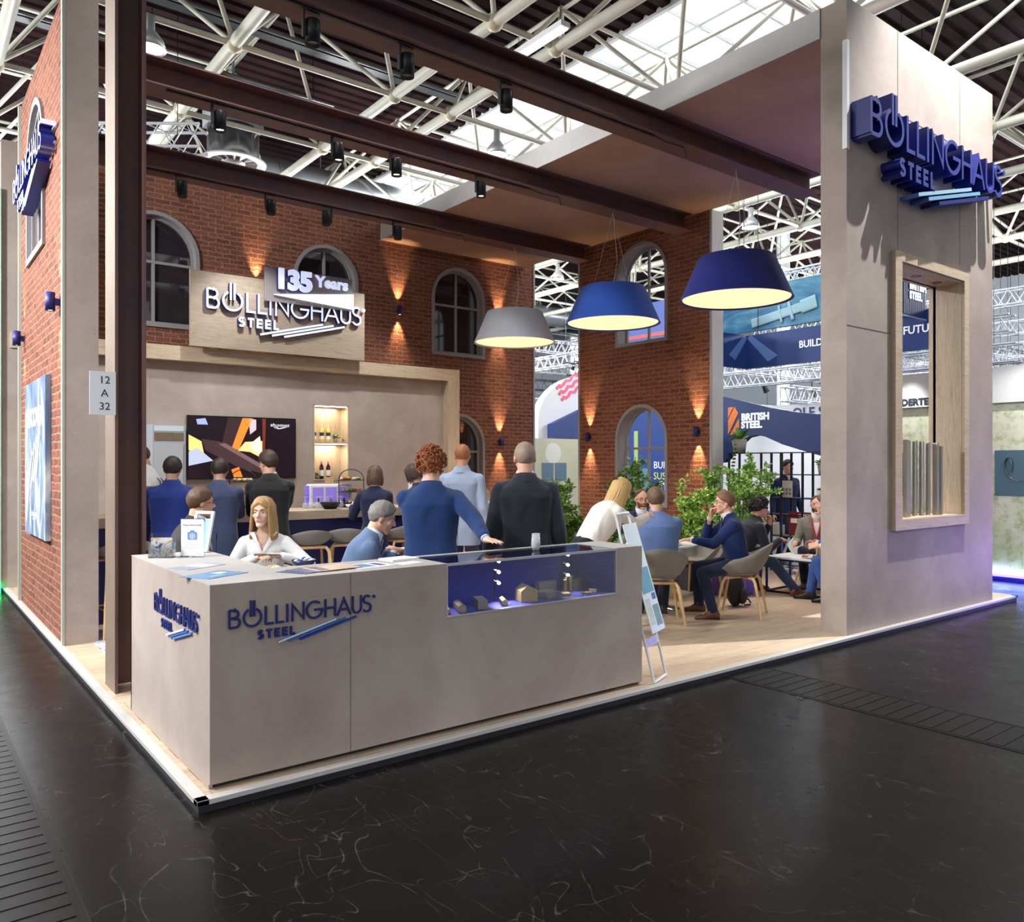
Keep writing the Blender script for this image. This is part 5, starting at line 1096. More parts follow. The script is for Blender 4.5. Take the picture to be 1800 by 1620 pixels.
# ================================================================== BUSHES
LEAFM = []
for k, (a, b, c) in enumerate([((58, 92, 36), (104, 142, 58), (150, 176, 84)), ((52, 84, 36), (92, 128, 56), (130, 158, 76)), ((110, 150, 56), (156, 190, 84), (206, 222, 140)), ((76, 122, 50), (128, 170, 76), (186, 208, 120))]):
    n = NT('bush_leaves_%s' % 'abcd'[k]); q = n.noise(n.coord(), 22, 3, .7); n.col(n.ramp(q, [(.3, srgb(*a)), (.52, srgb(*b)), (.72, srgb(*c))])); n.b.inputs['Subsurface Weight'].default_value = .0; LEAFM.append(n.done(.45, 0, .4))
STEMM = mat((92, 74, 50), .8)
def bush(x, y, h, r, n, k, label, seed, base=.25):
    rr = random.Random(seed); t = thing('bush', (x, y, 0), rr.uniform(0, 6), label, 'bush', 'leafy bushes behind the seating')
    MB().bx(-.17, -.17, 0, .17, .17, .3).obj('planter', mat((60, 58, 60), .6), t); st = MB(); lf = MB(); tips = []
    for i in range(13):
        a = rr.uniform(0, 2 * pi); s = r * sqrt(rr.random()); top = Vector((cos(a) * s, sin(a) * s, h * rr.uniform(.62, 1.0) * (1 - .25 * (s / r) ** 2))); b = Vector((cos(a) * s * .25, sin(a) * s * .25, .25)); mid = b.lerp(top, .5) + Vector((rr.uniform(-.06, .06), rr.uniform(-.06, .06), 0)); st.tube([b, mid, top], [.012, .009, .003], 5, cap=False); tips.append((b, mid, top))
        for j in range(7):
            f = rr.uniform(.25, .95); p = b.lerp(mid, f * 2) if f < .5 else mid.lerp(top, f * 2 - 1); q = p + Vector((rr.uniform(-1, 1), rr.uniform(-1, 1), rr.uniform(.1, .9))).normalized() * rr.uniform(.1, .26) * (r / .4); st.tube([p, q], [.004, .0015], 4, cap=False); tips.append((p, p.lerp(q, .5), q))
    for i in range(n):
        b, mid, top = tips[rr.randrange(len(tips))]; f = rr.uniform(.15, 1.0); p = b.lerp(mid, f * 2) if f < .5 else mid.lerp(top, f * 2 - 1)
        d = Vector((rr.gauss(0, 1), rr.gauss(0, 1), rr.gauss(.25, .6))).normalized(); s = d.cross(Vector((rr.gauss(0, 1), rr.gauss(0, 1), rr.gauss(0, 1)))).normalized(); L = rr.uniform(.04, .078); w = L * .27; p = p + d * rr.uniform(0, .03); up_ = d.cross(s) * w * .4
        lf.add([p, p + d * L * .45 + s * w + up_, p + d * L, p + d * L * .45 - s * w + up_, p + d * L * .5], [(0, 4, 1), (1, 4, 2), (0, 3, 4), (4, 3, 2)])
    st.obj('stems', STEMM, t); lf.obj('foliage', LEAFM[k], t); return t
bush(5.84, 4.14, 1.78, .42, 6500, 0, 'dark green bush behind the man in black, in the gap between the brick walls', 1); bush(6.82, 3.62, 1.80, .42, 6500, 1, 'dark green bush below the arched window, behind the bending woman', 2)
bush(7.12, 2.78, 1.62, .42, 4600, 2, 'pale yellow green bush between the blue shirted man and the man in the blue jacket', 3); bush(8.62, 3.12, 2.05, .52, 7600, 3, 'tallest bright green bush right of the brick wall', 4)
# ================================================================== PEOPLE
def voxel(mb, size, it, fac=.5):
    """one continuous skin over overlapping solids"""
    o = mb.obj('tmp', [WHITE]); r = o.modifiers.new('r', 'REMESH'); r.mode = 'VOXEL'; r.voxel_size = size; r.use_smooth_shade = True
    if it: q = o.modifiers.new('s', 'SMOOTH'); q.factor = fac; q.iterations = it
    dg = bpy.context.evaluated_depsgraph_get(); me = bpy.data.meshes.new_from_object(o.evaluated_get(dg)); old = o.data
    bpy.data.objects.remove(o); bpy.data.meshes.remove(old); me.materials.clear()
    me.polygons.foreach_set('use_smooth', [True] * len(me.polygons)); return me
def put(name, me, mats, parent):
    me.name = name
    for m in (mats if isinstance(mats, (list, tuple)) else [mats]): me.materials.append(m)
    o = bpy.data.objects.new(name, me); COL.objects.link(o); o.parent = parent; return o
def skin_mat(c):
    key = ('skin', c)
    if key not in MATS:
        t = NT('skin_%d_%d_%d' % c); lc = srgb(*c); f = t.noise(t.coord(), 30, 3); t.col(t.mix(f, tuple(x * .9 for x in lc), tuple(min(1, x * 1.08) for x in lc)))
        t.b.inputs['Subsurface Weight'].default_value = .08; t.b.inputs['Subsurface Radius'].default_value = (.01, .004, .002); MATS[key] = t.done(.5, 0, .35)
    return MATS[key]
def hair_mat(c):
    key = ('hair', c)
    if key not in MATS:
        t = NT('hair_%d_%d_%d' % c); lc = srgb(*c); f = t.noise(t.coord((1, 1, .25)), 120, 3, .7); t.col(t.mix(f, tuple(x * .55 for x in lc), tuple(min(1, x * 1.35) for x in lc)))
        t.bump(f, .6, .006); MATS[key] = t.done(.5, 0, .4)
    return MATS[key]
def cap2(m, a, b, r0, r1, n=12): m.tube([a, b], [r0, r1], n, round_ends=True)
def rot(yaw=0, pitch=0, roll=0): return Matrix.Rotation(R(yaw), 3, 'Z') @ Matrix.Rotation(R(-pitch), 3, 'X') @ Matrix.Rotation(R(roll), 3, 'Y')
def ik(S_, W_, a, b, pole):
    d = W_ - S_; L = min(d.length, (a + b) * .995); d = d.normalized(); W2 = S_ + d * L
    x = (a * a - b * b + L * L) / (2 * L); h = sqrt(max(0, a * a - x * x)); p = Vector(pole); p = p - d * p.dot(d); p = p.normalized() if p.length > 1e-4 else Vector((0, 0, -1))
    return S_ + d * x + p * h, W2
def hand(m, Wp, fwd, back, side, s, curl):
    """palm, four separate fingers and a thumb; fwd = fingers, back = back of the hand, side = +1 thumb on local x+"""
    y = fwd.normalized(); z = (back - y * back.dot(y)).normalized(); x = y.cross(z) * side; L = lambda a, b, c: Wp + (x * a + y * b + z * c) * s
    for k, a in enumerate((-.026, -.009, .009, .026)): cap2(m, L(a * .6, .012, 0), L(a, .078, .002), .0165 * s, .0135 * s, 8)
    for k, (a, l) in enumerate(((.029, .07), (.0095, .078), (-.0105, .072), (-.029, .056))):
        p = L(a, .084, .002); ang = R(curl * (.5 + .12 * k)); sp = a * 1.5
        for j, f in enumerate((.45, .31, .24)):
            q = p + (x * (sp * l * f * 3) + y * cos(ang) * l * f - z * sin(ang) * l * f) * s; cap2(m, p, q, (.0092 - .0008 * j) * s, (.0086 - .0009 * j) * s, 8); p = q; ang += R(curl * .75)
    p = L(.028, .022, -.006)
    for j, (dx, dy, dz) in enumerate(((.024, .026, -.008), (.008, .03, -.006), (.0, .024, -.006))): q = p + (x * dx + y * dy + z * dz) * s; cap2(m, p, q, (.0125 - .0015 * j) * s, (.0112 - .0015 * j) * s, 8); p = q
def ringloft(m, rings, n=28, e=2.5):
    """closed loft of superellipse rings (centre, xdir, ydir, rx, ry)"""
    vs = []
    for c, xd, yd, rx, ry in rings:
        for j in range(n):
            a = 2 * pi * j / n; ca, sa = cos(a), sin(a); vs.append(c + xd * (rx * abs(ca) ** (2 / e) * (1 if ca > 0 else -1)) + yd * (ry * abs(sa) ** (2 / e) * (1 if sa > 0 else -1)))
    k = len(rings); fs = [(i * n + j, i * n + (j + 1) % n, (i + 1) * n + (j + 1) % n, (i + 1) * n + j) for i in range(k - 1) for j in range(n)]
    m.add(vs, fs, 0, True); m.add(vs[:n][::-1], [tuple(range(n))]); m.add(vs[-n:], [tuple(range(n))])
def scalp(Hp, Hr, s, th, line_f=.62, nape=-.75, amp=.003, freq=40, seed=0, side=-.12, rec=0, vol=(1, 1, 1), nu=44, nv=26):
    """hair cap: outside the skull where hair grows, sunk below the skin elsewhere"""
    m = MB(); vs = []; c = Vector((0, -.012, .028)); sk = Vector((.0775, .0975, .0935))
    for i in range(nv + 1):
        el = -pi / 2 + pi * i / nv
        for j in range(nu):
            az = 2 * pi * j / nu; d = Vector((cos(el) * sin(az), cos(el) * cos(az), sin(el))); q = abs(az if az <= pi else 2 * pi - az) / pi   # 0 front, 1 back
            line = line_f + (side - line_f) * min(1, q / .42) ** 1.05 if q < .42 else side + (nape - side) * min(1, (q - .42) / .28)
            if rec and q < .3: line += rec * (1 - abs(q - .16) / .16) if abs(q - .16) < .16 else 0
            g = max(0, min(1, (el - line + .09) / .18)); g = g * g * (3 - 2 * g)
            nz = noise.noise(d * freq * .1 + Vector((seed, 0, 0))) * amp + noise.noise(d * freq * .27 + Vector((0, seed, 0))) * amp * .7
            rr = .88 + g * .12; p = Vector((d.x * sk.x, d.y * sk.y, d.z * sk.z)) * rr + Vector((d.x * vol[0], d.y * vol[1], d.z * vol[2])) * (g * (th + nz)); vs.append(Hp + Hr @ ((c + p) * s))
    fs = [(i * nu + j, i * nu + (j + 1) % nu, (i + 1) * nu + (j + 1) % nu, (i + 1) * nu + j) for i in range(nv) for j in range(nu)]; m.add(vs, fs, 0, True); return m
def strands(m, Hp, Hr, s, n, ln, seed, spread=.02, r=.011, front=.55, torso=None, part=.02, back_only=False, flick=0):
    """falling locks from the parting round the head"""
    rr = random.Random(seed); c = Vector((0, -.012, .028)); sk = Vector((.084, .104, .1))
    for i in range(n):
        az = (front + (2 * pi - 2 * front) * (i + rr.random()) / n)
        if back_only and not (1.2 < az < 2 * pi - 1.2): continue
        e0 = rr.uniform(.5, 1.25); pts = []
        for e in (1.45, e0, .25, -.15):
            d = Vector((cos(e) * sin(az), cos(e) * cos(az), sin(e))); pts.append(c + Vector((d.x * sk.x, d.y * sk.y, d.z * sk.z)) * rr.uniform(1.0, 1.05) + Vector((part * .3, 0, 0)) * (e > 1))
        b = pts[-1]; out = Vector((b.x, b.y + .012, 0)).normalized(); L = ln * rr.uniform(.86, 1.04)
        for f in (.35, .7, 1.0): pts.append(b + out * (spread * f + flick * f ** 3) + Vector((rr.uniform(-.004, .004), rr.uniform(-.004, .004), -L * f)))
        m.tube([Hp + Hr @ (p * s) for p in pts], [r * .5 * s, r * s, r * 1.15 * s, r * 1.15 * s, r * 1.1 * s, r * s, r * .35 * s], 7)
BODIES = 0
def person(label, x, y, face, H=1.78, sit=None, lean=4, side=0, twist=0, head=(0, 0, 0), hands=None, feet=None, up='jacket', uc=(30, 40, 90), lc=(28, 28, 36), skin=(222, 176, 150), hair=None, hc=(70, 50, 36), shoes=(60, 38, 26), collar=(236, 236, 240), bulk=1.0, fine=.0075, specs=None, beard=None, front=None, curl=(28, 28), female=False, poles=None, hback=None, extra=None, group=None, zoff=0):
    s = H / 1.78; t = thing('person', (x, y, 0), R(face - 90), label, 'person', group); iw = Matrix.Rotation(-R(face - 90), 3, 'Z')
    loc = lambda p: iw @ (Vector(p) - Vector((x, y, 0)))                  # world -> local
    hz = (.93 * s if sit is None else sit) + zoff; Hc = Vector((0, 0, hz)); T = rot(twist, lean, side); V = lambda a, b, c: Hc + T @ (Vector((a, b, c)) * s)
    C7 = V(0, .0, .54); Hr = rot(*head); nk = (T @ Vector((0, 0, 1)) * .5 + Vector((0, 0, .5)) + T @ Vector((0, .5, 0)) * .5).normalized()
    Hp = C7 + nk * .052 * s + Hr @ Vector((0, .022, .09)) * s; hl = lambda a, b, c: Hp + Hr @ (Vector((a, b, c)) * s)
    sw = (.165 if female else .185) * (1 + (bulk - 1) * .4); SH = {-1: V(-sw, 0, .428), 1: V(sw, 0, .428)}
    hands = hands or {}; poles = poles or {}; b = MB(); W_ = {}; E_ = {}
    for k in (-1, 1):
        tg = hands.get(k); wt = loc(tg) if tg else (Vector((k * (.25 + .05 * bulk) * s, .06, hz - .12 * s)) if sit is None else Vector((k * .2 * s, .34 * s, hz + .08)))
        E_[k], W_[k] = ik(SH[k], wt, .305 * s, .265 * s, poles.get(k, (k * .22, -.4, -1)))
    fz = .075 * s; FT = {}; KN = {}; HJ = {k: Hc + Vector((k * .085 * s, 0, -.01)) for k in (-1, 1)}
    for k in (-1, 1):
        ft = feet.get(k) if feet else None; an = loc(ft) + Vector((0, 0, fz)) if ft else Vector((k * (.1 if sit is None else .12) * s, -.03 if sit is None else .42 * s, fz))
        KN[k], FT[k] = ik(HJ[k], an, .44 * s, .43 * s, (k * .15, 1, .15))
    # --- body: one continuous surface
    cap2(b, Hc, V(0, 0, .45), .1 * s, .1 * s); cap2(b, V(0, 0, .42), C7, .09 * s, .058 * s); cap2(b, C7 - nk * .03 * s, hl(0, -.02, -.03), .061 * s, .06 * s, 16)
    def hell(c, r): b.ell((0, 0, 0), r, 24, 16, 0, Matrix.Translation(hl(*c)) @ Hr.to_4x4() @ Matrix.Scale(s, 4))
    hell((0, -.012, .028), (.076, .096, .092)); hell((0, .026, -.034), (.059, .066, .083)); fw = .92 if female else 1
    for k in (-1, 1):
        cap2(b, hl(k * .05 * fw, .0, -.05), hl(k * .012, .072, -.1), .021 * s, .018 * s); cap2(b, hl(k * .012, .083, .031), hl(k * .036, .072, .033), .010 * s, .010 * s); hell((k * .042, .06, -.022), (.02, .02, .02))
        hell((k * .079, -.012, -.008), (.009, .021, .032))
    cap2(b, hl(0, .086, .014), hl(0, .108, -.022), .0085 * s, .0125 * s); cap2(b, hl(-.012, .094, -.026), hl(.012, .094, -.026), .009 * s, .009 * s); cap2(b, hl(-.015, .083, -.061), hl(.015, .083, -.061), .0095 * s, .0095 * s); hell((0, .076, -.1), (.018, .017, .016))
    for k in (-1, 1):
        cap2(b, V(0, 0, .44), SH[k], .06 * s, .05 * s); cap2(b, SH[k], E_[k], .045 * s, .036 * s); cap2(b, E_[k], W_[k], .037 * s, .026 * s)
        fa = (W_[k] - E_[k]).normalized(); hb = hback.get(k) if hback else None; fw_, bk = (Vector(hb[0]), Vector(hb[1])) if hb else (fa + Vector((0, .12, -.1)), Vector((k * .8, .1, .5)))
        cap2(b, W_[k] - fa * .02, W_[k] + fw_.normalized() * .03 * s, .026 * s, .024 * s); hand(b, W_[k] + fw_.normalized() * .005, fw_, bk, -k, s * (.9 if female else 1), curl[0 if k < 0 else 1])
        cap2(b, HJ[k], KN[k], .075 * s, .05 * s); cap2(b, KN[k], FT[k], .05 * s, .03 * s); cap2(b, FT[k], FT[k] + Vector((k * .02, .12 * s, -.045)), .026 * s, .018 * s)
    me = voxel(b, fine, 3); bo = put('body', me, [skin_mat(skin), mat(tuple(int(q * w) for q, w in zip(skin, (.9, .7, .7))), .5)], t)
    Hi = Hr.transposed(); idx = []
    for p in me.polygons:
        q = Hi @ (p.center - Hp) / s; idx.append(1 if abs(q.x) < .019 and q.y > .08 and -.069 < q.z < -.053 else 0)
    me.polygons.foreach_set('material_index', idx)
    Mh = Matrix.Translation(Hp) @ Hr.to_4x4() @ Matrix.Scale(s, 4)
    if fine < .0095:
        for k in (-1, 1):
            e = MB(); e.ell((k * .031, .0685, .007), (.0135, .0115, .0085), 12, 8, 0, Mh); e.lathe([(0, .0005), (.0055, .0)], 10, (0, 0, 0), 1, False, Mh @ frame((k * .031, .0803, .007), (1, 0, 0), (0, 0, 1), (0, 1, 0))); e.obj('eye', [mat((226, 220, 214), .25), mat((48, 44, 46), .3)], t)
            q = MB(); q.tube([hl(k * .016, .0945, .029), hl(k * .032, .0895, .034), hl(k * .046, .075, .03)], [.003 * s, .0038 * s, .002 * s], 6); q.obj('eyebrow', hair_mat(tuple(int(v * .75) for v in hc)), t)
    # --- hair
    hm = hair_mat(hc); sd = (hash_label(label) % 97)
    if hair == 'short': scalp(Hp, Hr, s, .015, .60, -.98, .007, 60, sd, -.14, .12).obj('hair', hm, t)
    elif hair == 'cropped': scalp(Hp, Hr, s, .006, .72, -.95, .002, 60, sd, -.12, .3).obj('hair', hm, t)
    elif hair == 'sides': scalp(Hp, Hr, s, .006, 1.2, -.9, .002, 60, sd, .12).obj('hair', hm, t)
    elif hair == 'quiff': scalp(Hp, Hr, s, .020, .58, -.9, .009, 70, sd, -.08, .15, (.7, 1.0, 1.3)).obj('hair', hm, t)
    elif hair in ('curly', 'curls'):
        m = scalp(Hp, Hr, s, .016, .50, -.7, .012, 60, sd, -.25); rr = random.Random(sd); n = 300 if hair == 'curly' else 240
        for i in range(n):
            az = rr.uniform(0, 2 * pi); q = abs(az if az <= pi else 2 * pi - az) / pi; el = rr.uniform((.5 if q < .3 else -.2 if q < .55 else -.65), 1.5); d = Vector((cos(el) * sin(az), cos(el) * cos(az), sin(el))); p = Vector((0, -.012, .028)) + Vector((d.x * .085, d.y * .105, d.z * .101)) * rr.uniform(1.03, 1.2); w = rr.uniform(.009, .014)
            u1 = d.cross(Vector((rr.gauss(0, 1), rr.gauss(0, 1), rr.gauss(0, 1)))).normalized(); u2 = d.cross(u1); m.tube([Hp + Hr @ ((p + (u1 * cos(a) + u2 * sin(a)) * w + d * .004 * a) * s) for a in (0, 1.2, 2.4, 3.6, 4.8, 6)], [.003, .0058, .0062, .0062, .0058, .002], 6)
        m.obj('hair', hm, t)
    elif hair in ('long', 'bob', 'fringe', 'halfup', 'wavy'):
        m = scalp(Hp, Hr, s, .014, .56, -.9, .004, 80, sd, -.3); fr = {'long': .95, 'bob': .85, 'fringe': .5, 'halfup': 1.05, 'wavy': .75}[hair]; ln = {'long': .235, 'bob': .135, 'fringe': .10, 'halfup': .24, 'wavy': .11}[hair]
        strands(m, Hp, Hr, s, {'long': 130, 'bob': 110, 'fringe': 90, 'halfup': 120, 'wavy': 80}[hair], ln, sd, .022 if hair in ('long', 'bob') else .01, .0115, fr, flick=-.02 if hair == 'bob' else .03 if hair == 'wavy' else .0)
        if hair == 'fringe':
            for i in range(26): a = -.75 + 1.5 * i / 25; m.tube([hl(.05 * sin(a), .03, .115), hl(.074 * sin(a), .088 * cos(a) + .004, .085), hl(.08 * sin(a), .094 * cos(a) + .006, .04)], [.005, .008, .003], 6)
        m.obj('hair', hm, t)
        if hair == 'halfup': MB().tube([hl(-.025, -.1, .09), hl(0, -.118, .096), hl(.025, -.1, .09)], .012, 8).obj('hair_clip', BLACK, t)
    if beard:
        m = MB(); vs = []; nu, nv = 30, 14
        for i in range(nv + 1):
            el = -1.45 + 1.5 * i / nv
            for j in range(nu + 1):
                az = -1.75 + 3.5 * j / nu; d = Vector((cos(el) * sin(az), cos(el) * cos(az), sin(el))); mth = abs(az) < .36 and -.48 < el < -.22; top = -.12 if abs(az) < .75 else -.12 + (abs(az) - .75) * .5
                g = max(0, min(1, (top - el) / .12 + .5)) * (0 if mth else 1); vs.append(hl(*(Vector((0, .026, -.034)) + Vector((d.x * .0625, d.y * .0695, d.z * .0865)) * (.9 + .1 * g) + d * (.0035 * g))))
        m.add(vs, [(i * (nu + 1) + j, i * (nu + 1) + j + 1, (i + 1) * (nu + 1) + j + 1, (i + 1) * (nu + 1) + j) for i in range(nv) for j in range(nu)], 0, True); m.obj('beard', hair_mat(beard), t)
    if specs:
        m = MB()
        for k in (-1, 1):
            m.tube([hl(k * .031 + .021 * cos(a), .0935 - .012 * abs(cos(a)) * (1 if cos(a) * k > 0 else 0), .006 + .015 * sin(a)) for a in [2 * pi * i / 14 for i in range(15)]], .0017 * s, 5); m.tube([hl(k * .052, .082, .009), hl(k * .08, .04, .008), hl(k * .084, -.01, .004)], .0018 * s, 5)
        m.tube([hl(-.01, .094, .009), hl(.01, .094, .009)], .0018 * s, 5); m.obj('glasses', mat(specs, .3, .3), t)
    # --- clothes
    X_, Y_ = T @ Vector((1, 0, 0)), T @ Vector((0, 1, 0)); k_ = bulk * s; jk = up in ('jacket', 'blazer'); c = MB()
    hem = (-.27 if jk else -.12) if sit is None else -.09; f = .88 if female else 1
    prof = [(hem, .205, .145, .0), (-.06, .195, .14, 0), (.1, .178 if not female else .165, .128, .004), (.26, .195, .138, .006), (.38, .205, .138, .0), (.44, .19, .112, -.006), (.495, .125, .084, -.008), (.55, .07, .067, .002)]
    if not jk: prof = [(h, rx * .95, ry * .95, o) for h, rx, ry, o in prof]
    ringloft(c, [(V(0, o, h) if h > -.05 or sit is not None else Hc + Vector((0, 0, h * s)), X_ if h > -.05 else Vector((1, 0, 0)), Y_ if h > -.05 else Vector((0, 1, 0)), rx * k_ * f, ry * k_) for h, rx, ry, o in prof])
    sl = 1.0 if jk else .9
    for k in (-1, 1):
        fa = (W_[k] - E_[k]).normalized(); cap2(c, V(k * .05, -.008, .488), SH[k] + X_ * (-k * .008), .046 * k_, .06 * k_ * sl, 14); cap2(c, SH[k], E_[k], .066 * k_ * sl, .057 * k_ * sl, 16); c.tube([E_[k] - fa * .0, W_[k] - fa * .018], [.0585 * k_ * sl, .043 * s * sl], 18)
        if not jk: cap2(c, E_[k].lerp(W_[k], .75), W_[k] - fa * .02, .046 * k_, .036 * s, 14)
    me = voxel(c, .0115 if fine < .0095 else .015, 2); bm = bmesh.new(); bm.from_mesh(me)
    if sit is None:                                                        # straight hem
        g = bm.verts[:] + bm.edges[:] + bm.faces[:]; bmesh.ops.bisect_plane(bm, geom=g, plane_co=Hc + Vector((0, 0, (hem + .012) * s)), plane_no=(0, 0, -1), clear_outer=True)
    if front:                                                              # open V with the shirt below
        depth = front
        for sg in (-1, 1):
            g = bm.verts[:] + bm.edges[:] + bm.faces[:]; co = V(0, 0, .53 - depth); no = T @ Vector((sg, 0, -.20 * (.33 / max(depth, .1)) ** 1)); bmesh.ops.bisect_plane(bm, geom=g, plane_co=co, plane_no=no)
        Ti = T.transposed(); kill = []
        for fc in bm.faces:
            q = Ti @ (fc.calc_center_median() - Hc) / s
            if q.y > .015 and q.z > .53 - depth and abs(q.x) < .20 * (.33 / max(depth, .1)) * (q.z - (.53 - depth)) and q.z < .56: kill.append(fc)
        bmesh.ops.delete(bm, geom=kill, context='FACES')
    bm.to_mesh(me); bm.free(); put({'jacket': 'jacket', 'blazer': 'blazer', 'shirt': 'shirt', 'blouse': 'blouse'}[up], me, fabric(uc), t)
    if front:
        c = MB(); ringloft(c, [(V(0, o + .0, h), X_, Y_, rx * k_ * .9 * f, ry * k_ * .93) for h, rx, ry, o in prof if h > .0]); c.obj('undershirt', fabric(collar, .2) if not (female and not jk) else skin_mat(skin), t)
        w = .20 * (.33 / max(front, .1)) * front
        for sg in (-1, 1):
            m = MB(); pts = [V(sg * w * q, .150 - .055 * q ** 1.5 - .01, .53 - front + front * q) for q in (.05, .35, .7, 1.0)]; wd = [.02, .05, .055, .03] if jk else [.006, .01, .03, .05]
            vs = [p for p in pts] + [p + X_ * (sg * d_ * s) + Y_ * (.006 - d_ * .35) for p, d_ in zip(pts, wd)]; m.add(vs, [(i, i + 1, 5 + i, 4 + i) for i in range(3)]); o = m.obj('lapel' if jk else 'collar_wing', fabric(uc), t); q = o.modifiers.new('thick', 'SOLIDIFY'); q.thickness = .006; q.offset = 0
    if collar and not (female and not jk):
        c = MB(); nn = 24; vs = []
        for h, rr in ((-.02, .074), (.036, .068), (.04, .064), (-.02, .063)):
            for j in range(nn): a = 2 * pi * j / nn; vs.append(C7 + nk * (h + .014 * -sin(a)) * s + X_ * (rr * cos(a) * s) + Y_ * ((rr * 1.02 * sin(a) + .012) * s))
        c.add(vs, [(i * nn + j, i * nn + (j + 1) % nn, (i + 1) * nn + (j + 1) % nn, (i + 1) * nn + j) for i in range(3) for j in range(nn)], 0, True); c.obj('shirt_collar', mat(collar, .8), t)
        if jk:
            c = MB(); vs = []
            for h, rr in ((-.05, .1), (.02, .078), (.022, .072), (-.03, .074)):
                for j in range(17): a = pi + pi * j / 16 * 1.0; a = pi - .35 + (pi + .7) * j / 16; vs.append(C7 + nk * (h - .004 - .01 * sin(a)) * s + X_ * (rr * 1.08 * cos(a) * s) + Y_ * ((rr * .98 * sin(a) + .006) * s))
            c.add(vs, [(i * 17 + j, i * 17 + j + 1, (i + 1) * 17 + j + 1, (i + 1) * 17 + j) for i in range(3) for j in range(16)], 0, True); c.obj('jacket_collar', fabric(uc, .2), t)
            for k in (-1, 1): fa = (W_[k] - E_[k]).normalized(); MB().tube([W_[k] - fa * .035, W_[k] - fa * .003], .034 * s, 14).obj('shirt_cuff', mat(collar, .8), t)
    if jk and sit is None and not front:                                   # centre vent of the jacket back
        MB().tube([Hc + Vector((0, -.139 * k_, .02)), Hc + Vector((.002, -.1435 * k_, (hem + .015) * s))], .003, 4).obj('back_vent', mat(tuple(int(q * .4) for q in uc), .9), t)
    c = MB(); cap2(c, Hc + Vector((-.06 * s, -.005, -.0)), Hc + Vector((.06 * s, -.005, -.0)), .104 * k_, .104 * k_, 16); cap2(c, Hc, V(0, 0, .1), .11 * k_, .11 * k_, 16)
    for k in (-1, 1):
        sh = (FT[k] - KN[k]).normalized(); cap2(c, HJ[k], KN[k], .09 * k_, .07 * s, 16); cap2(c, KN[k], KN[k].lerp(FT[k], .5), .07 * s, .064 * s, 14); c.tube([KN[k].lerp(FT[k], .4), FT[k] + sh * .015], [.066 * s, .056 * s], 16)
    put('trousers', voxel(c, .014, 2), fabric(lc, .5), t)
    for k in (-1, 1):
        m = MB(); a = FT[k]; z0 = a.z - fz; L = .27 * s; yb = a.y - .07 * s; rr = []
        for f_, w, h in ((0, .026, .06), (.06, .038, .1), (.25, .04, .125), (.45, .038, .09), (.65, .043, .052), (.85, .038, .042), (.97, .02, .03), (1, .006, .02)): rr.append((Vector((a.x + k * .02 * f_, yb + L * f_, z0 + h * s * .5)), Vector((1, 0, 0)), Vector((0, 0, 1)), w * s, h * s * .5))
        ringloft(m, rr, 16, 2.6); o = m.obj('shoe', mat(shoes, .4), t); MB().box((a.x + k * .01, yb + L * .5, z0 + .006), (.07 * s, L * .94, .012)).obj('shoe_sole', BLACK, o)
    if extra: extra(t, V, hl, W_, E_, s)
    return t
def hash_label(l):
    h = 7
    for ch in l: h = (h * 31 + ord(ch)) % 100003
    return h
def bands(pairs, m_, w=.014, name='suspender'):
    def fn(t, V, hl, W_, E_, s):
        for pts in pairs: MB().tube([V(*p) for p in pts], w, 6, flat=.35).obj(name, m_, t)
    return fn
DOWN = lambda k: ((0, .3, -1), (k, .2, 0))
# seated behind the counter
def cards(t, V, hl, W_, E_, s):
    m = MB(); p = (W_[-1] + W_[1]) / 2 + Vector((0, .085, .02))
    for k, a in enumerate((-.25, .2)): m.box((0, 0, 0), (.14, .05, .003), 0, Matrix.Translation(p + Vector((.03 * (k * 2 - 1), 0, .005 * k))) @ Matrix.Rotation(a, 4, 'Z') @ Matrix.Rotation(.5, 4, 'X'))
    tag(m.obj('paper_cards', WHITES, None), 'small white cards held by the blonde woman at the counter', 'cards').matrix_world = Matrix.Translation(t.location) @ Matrix.Rotation(t.rotation_euler.z, 4, 'Z')
person('blonde woman in a white blouse sitting behind the counter with cards in her hands', 1.16, 2.30, 240, 1.75, .60, 6, 0, 0, (-14, 2, 0), {-1: (1.16, 2.0, .93), 1: (1.0, 2.04, .93)}, None, 'blouse', (240, 238, 236), (30, 30, 36), (232, 190, 166), 'long', (180, 140, 92), (30, 26, 26), (240, 238, 236), .95, .0065, None, None, .16, (45, 45), True, {-1: (-1, -.2, -.5), 1: (1, -.2, -.5)}, {-1: ((.55, .7, .1), (-.3, .2, .9)), 1: ((-.55, .7, .1), (.3, .2, .9))}, cards)
person('man with glasses and short brown hair in a dark jacket, sitting behind the notice stand', .74, 3.13, 2, 1.88, .61, 10, 0, -4, (-6, 6, 0), None, None, 'jacket', (46, 44, 46), (26, 26, 30), (214, 164, 134), 'short', (92, 66, 48), bulk=1.1, specs=(40, 36, 36))
person('grey haired man in a light blue suit leaning over his hands, sitting behind the counter', 1.55, 1.66, -22, 1.82, .60, 24, 0, 0, (-4, 22, 0), {-1: (1.96, 1.66, .965), 1: (1.90, 1.48, .965)}, None, 'jacket', (98, 118, 152), (60, 70, 96), (222, 172, 146), 'short', (128, 122, 114), collar=(226, 234, 246), front=.30, curl=(50, 50), hback={-1: ((.7, .7, 0), (0, .2, 1)), 1: ((-.6, .8, 0), (0, .2, 1))})
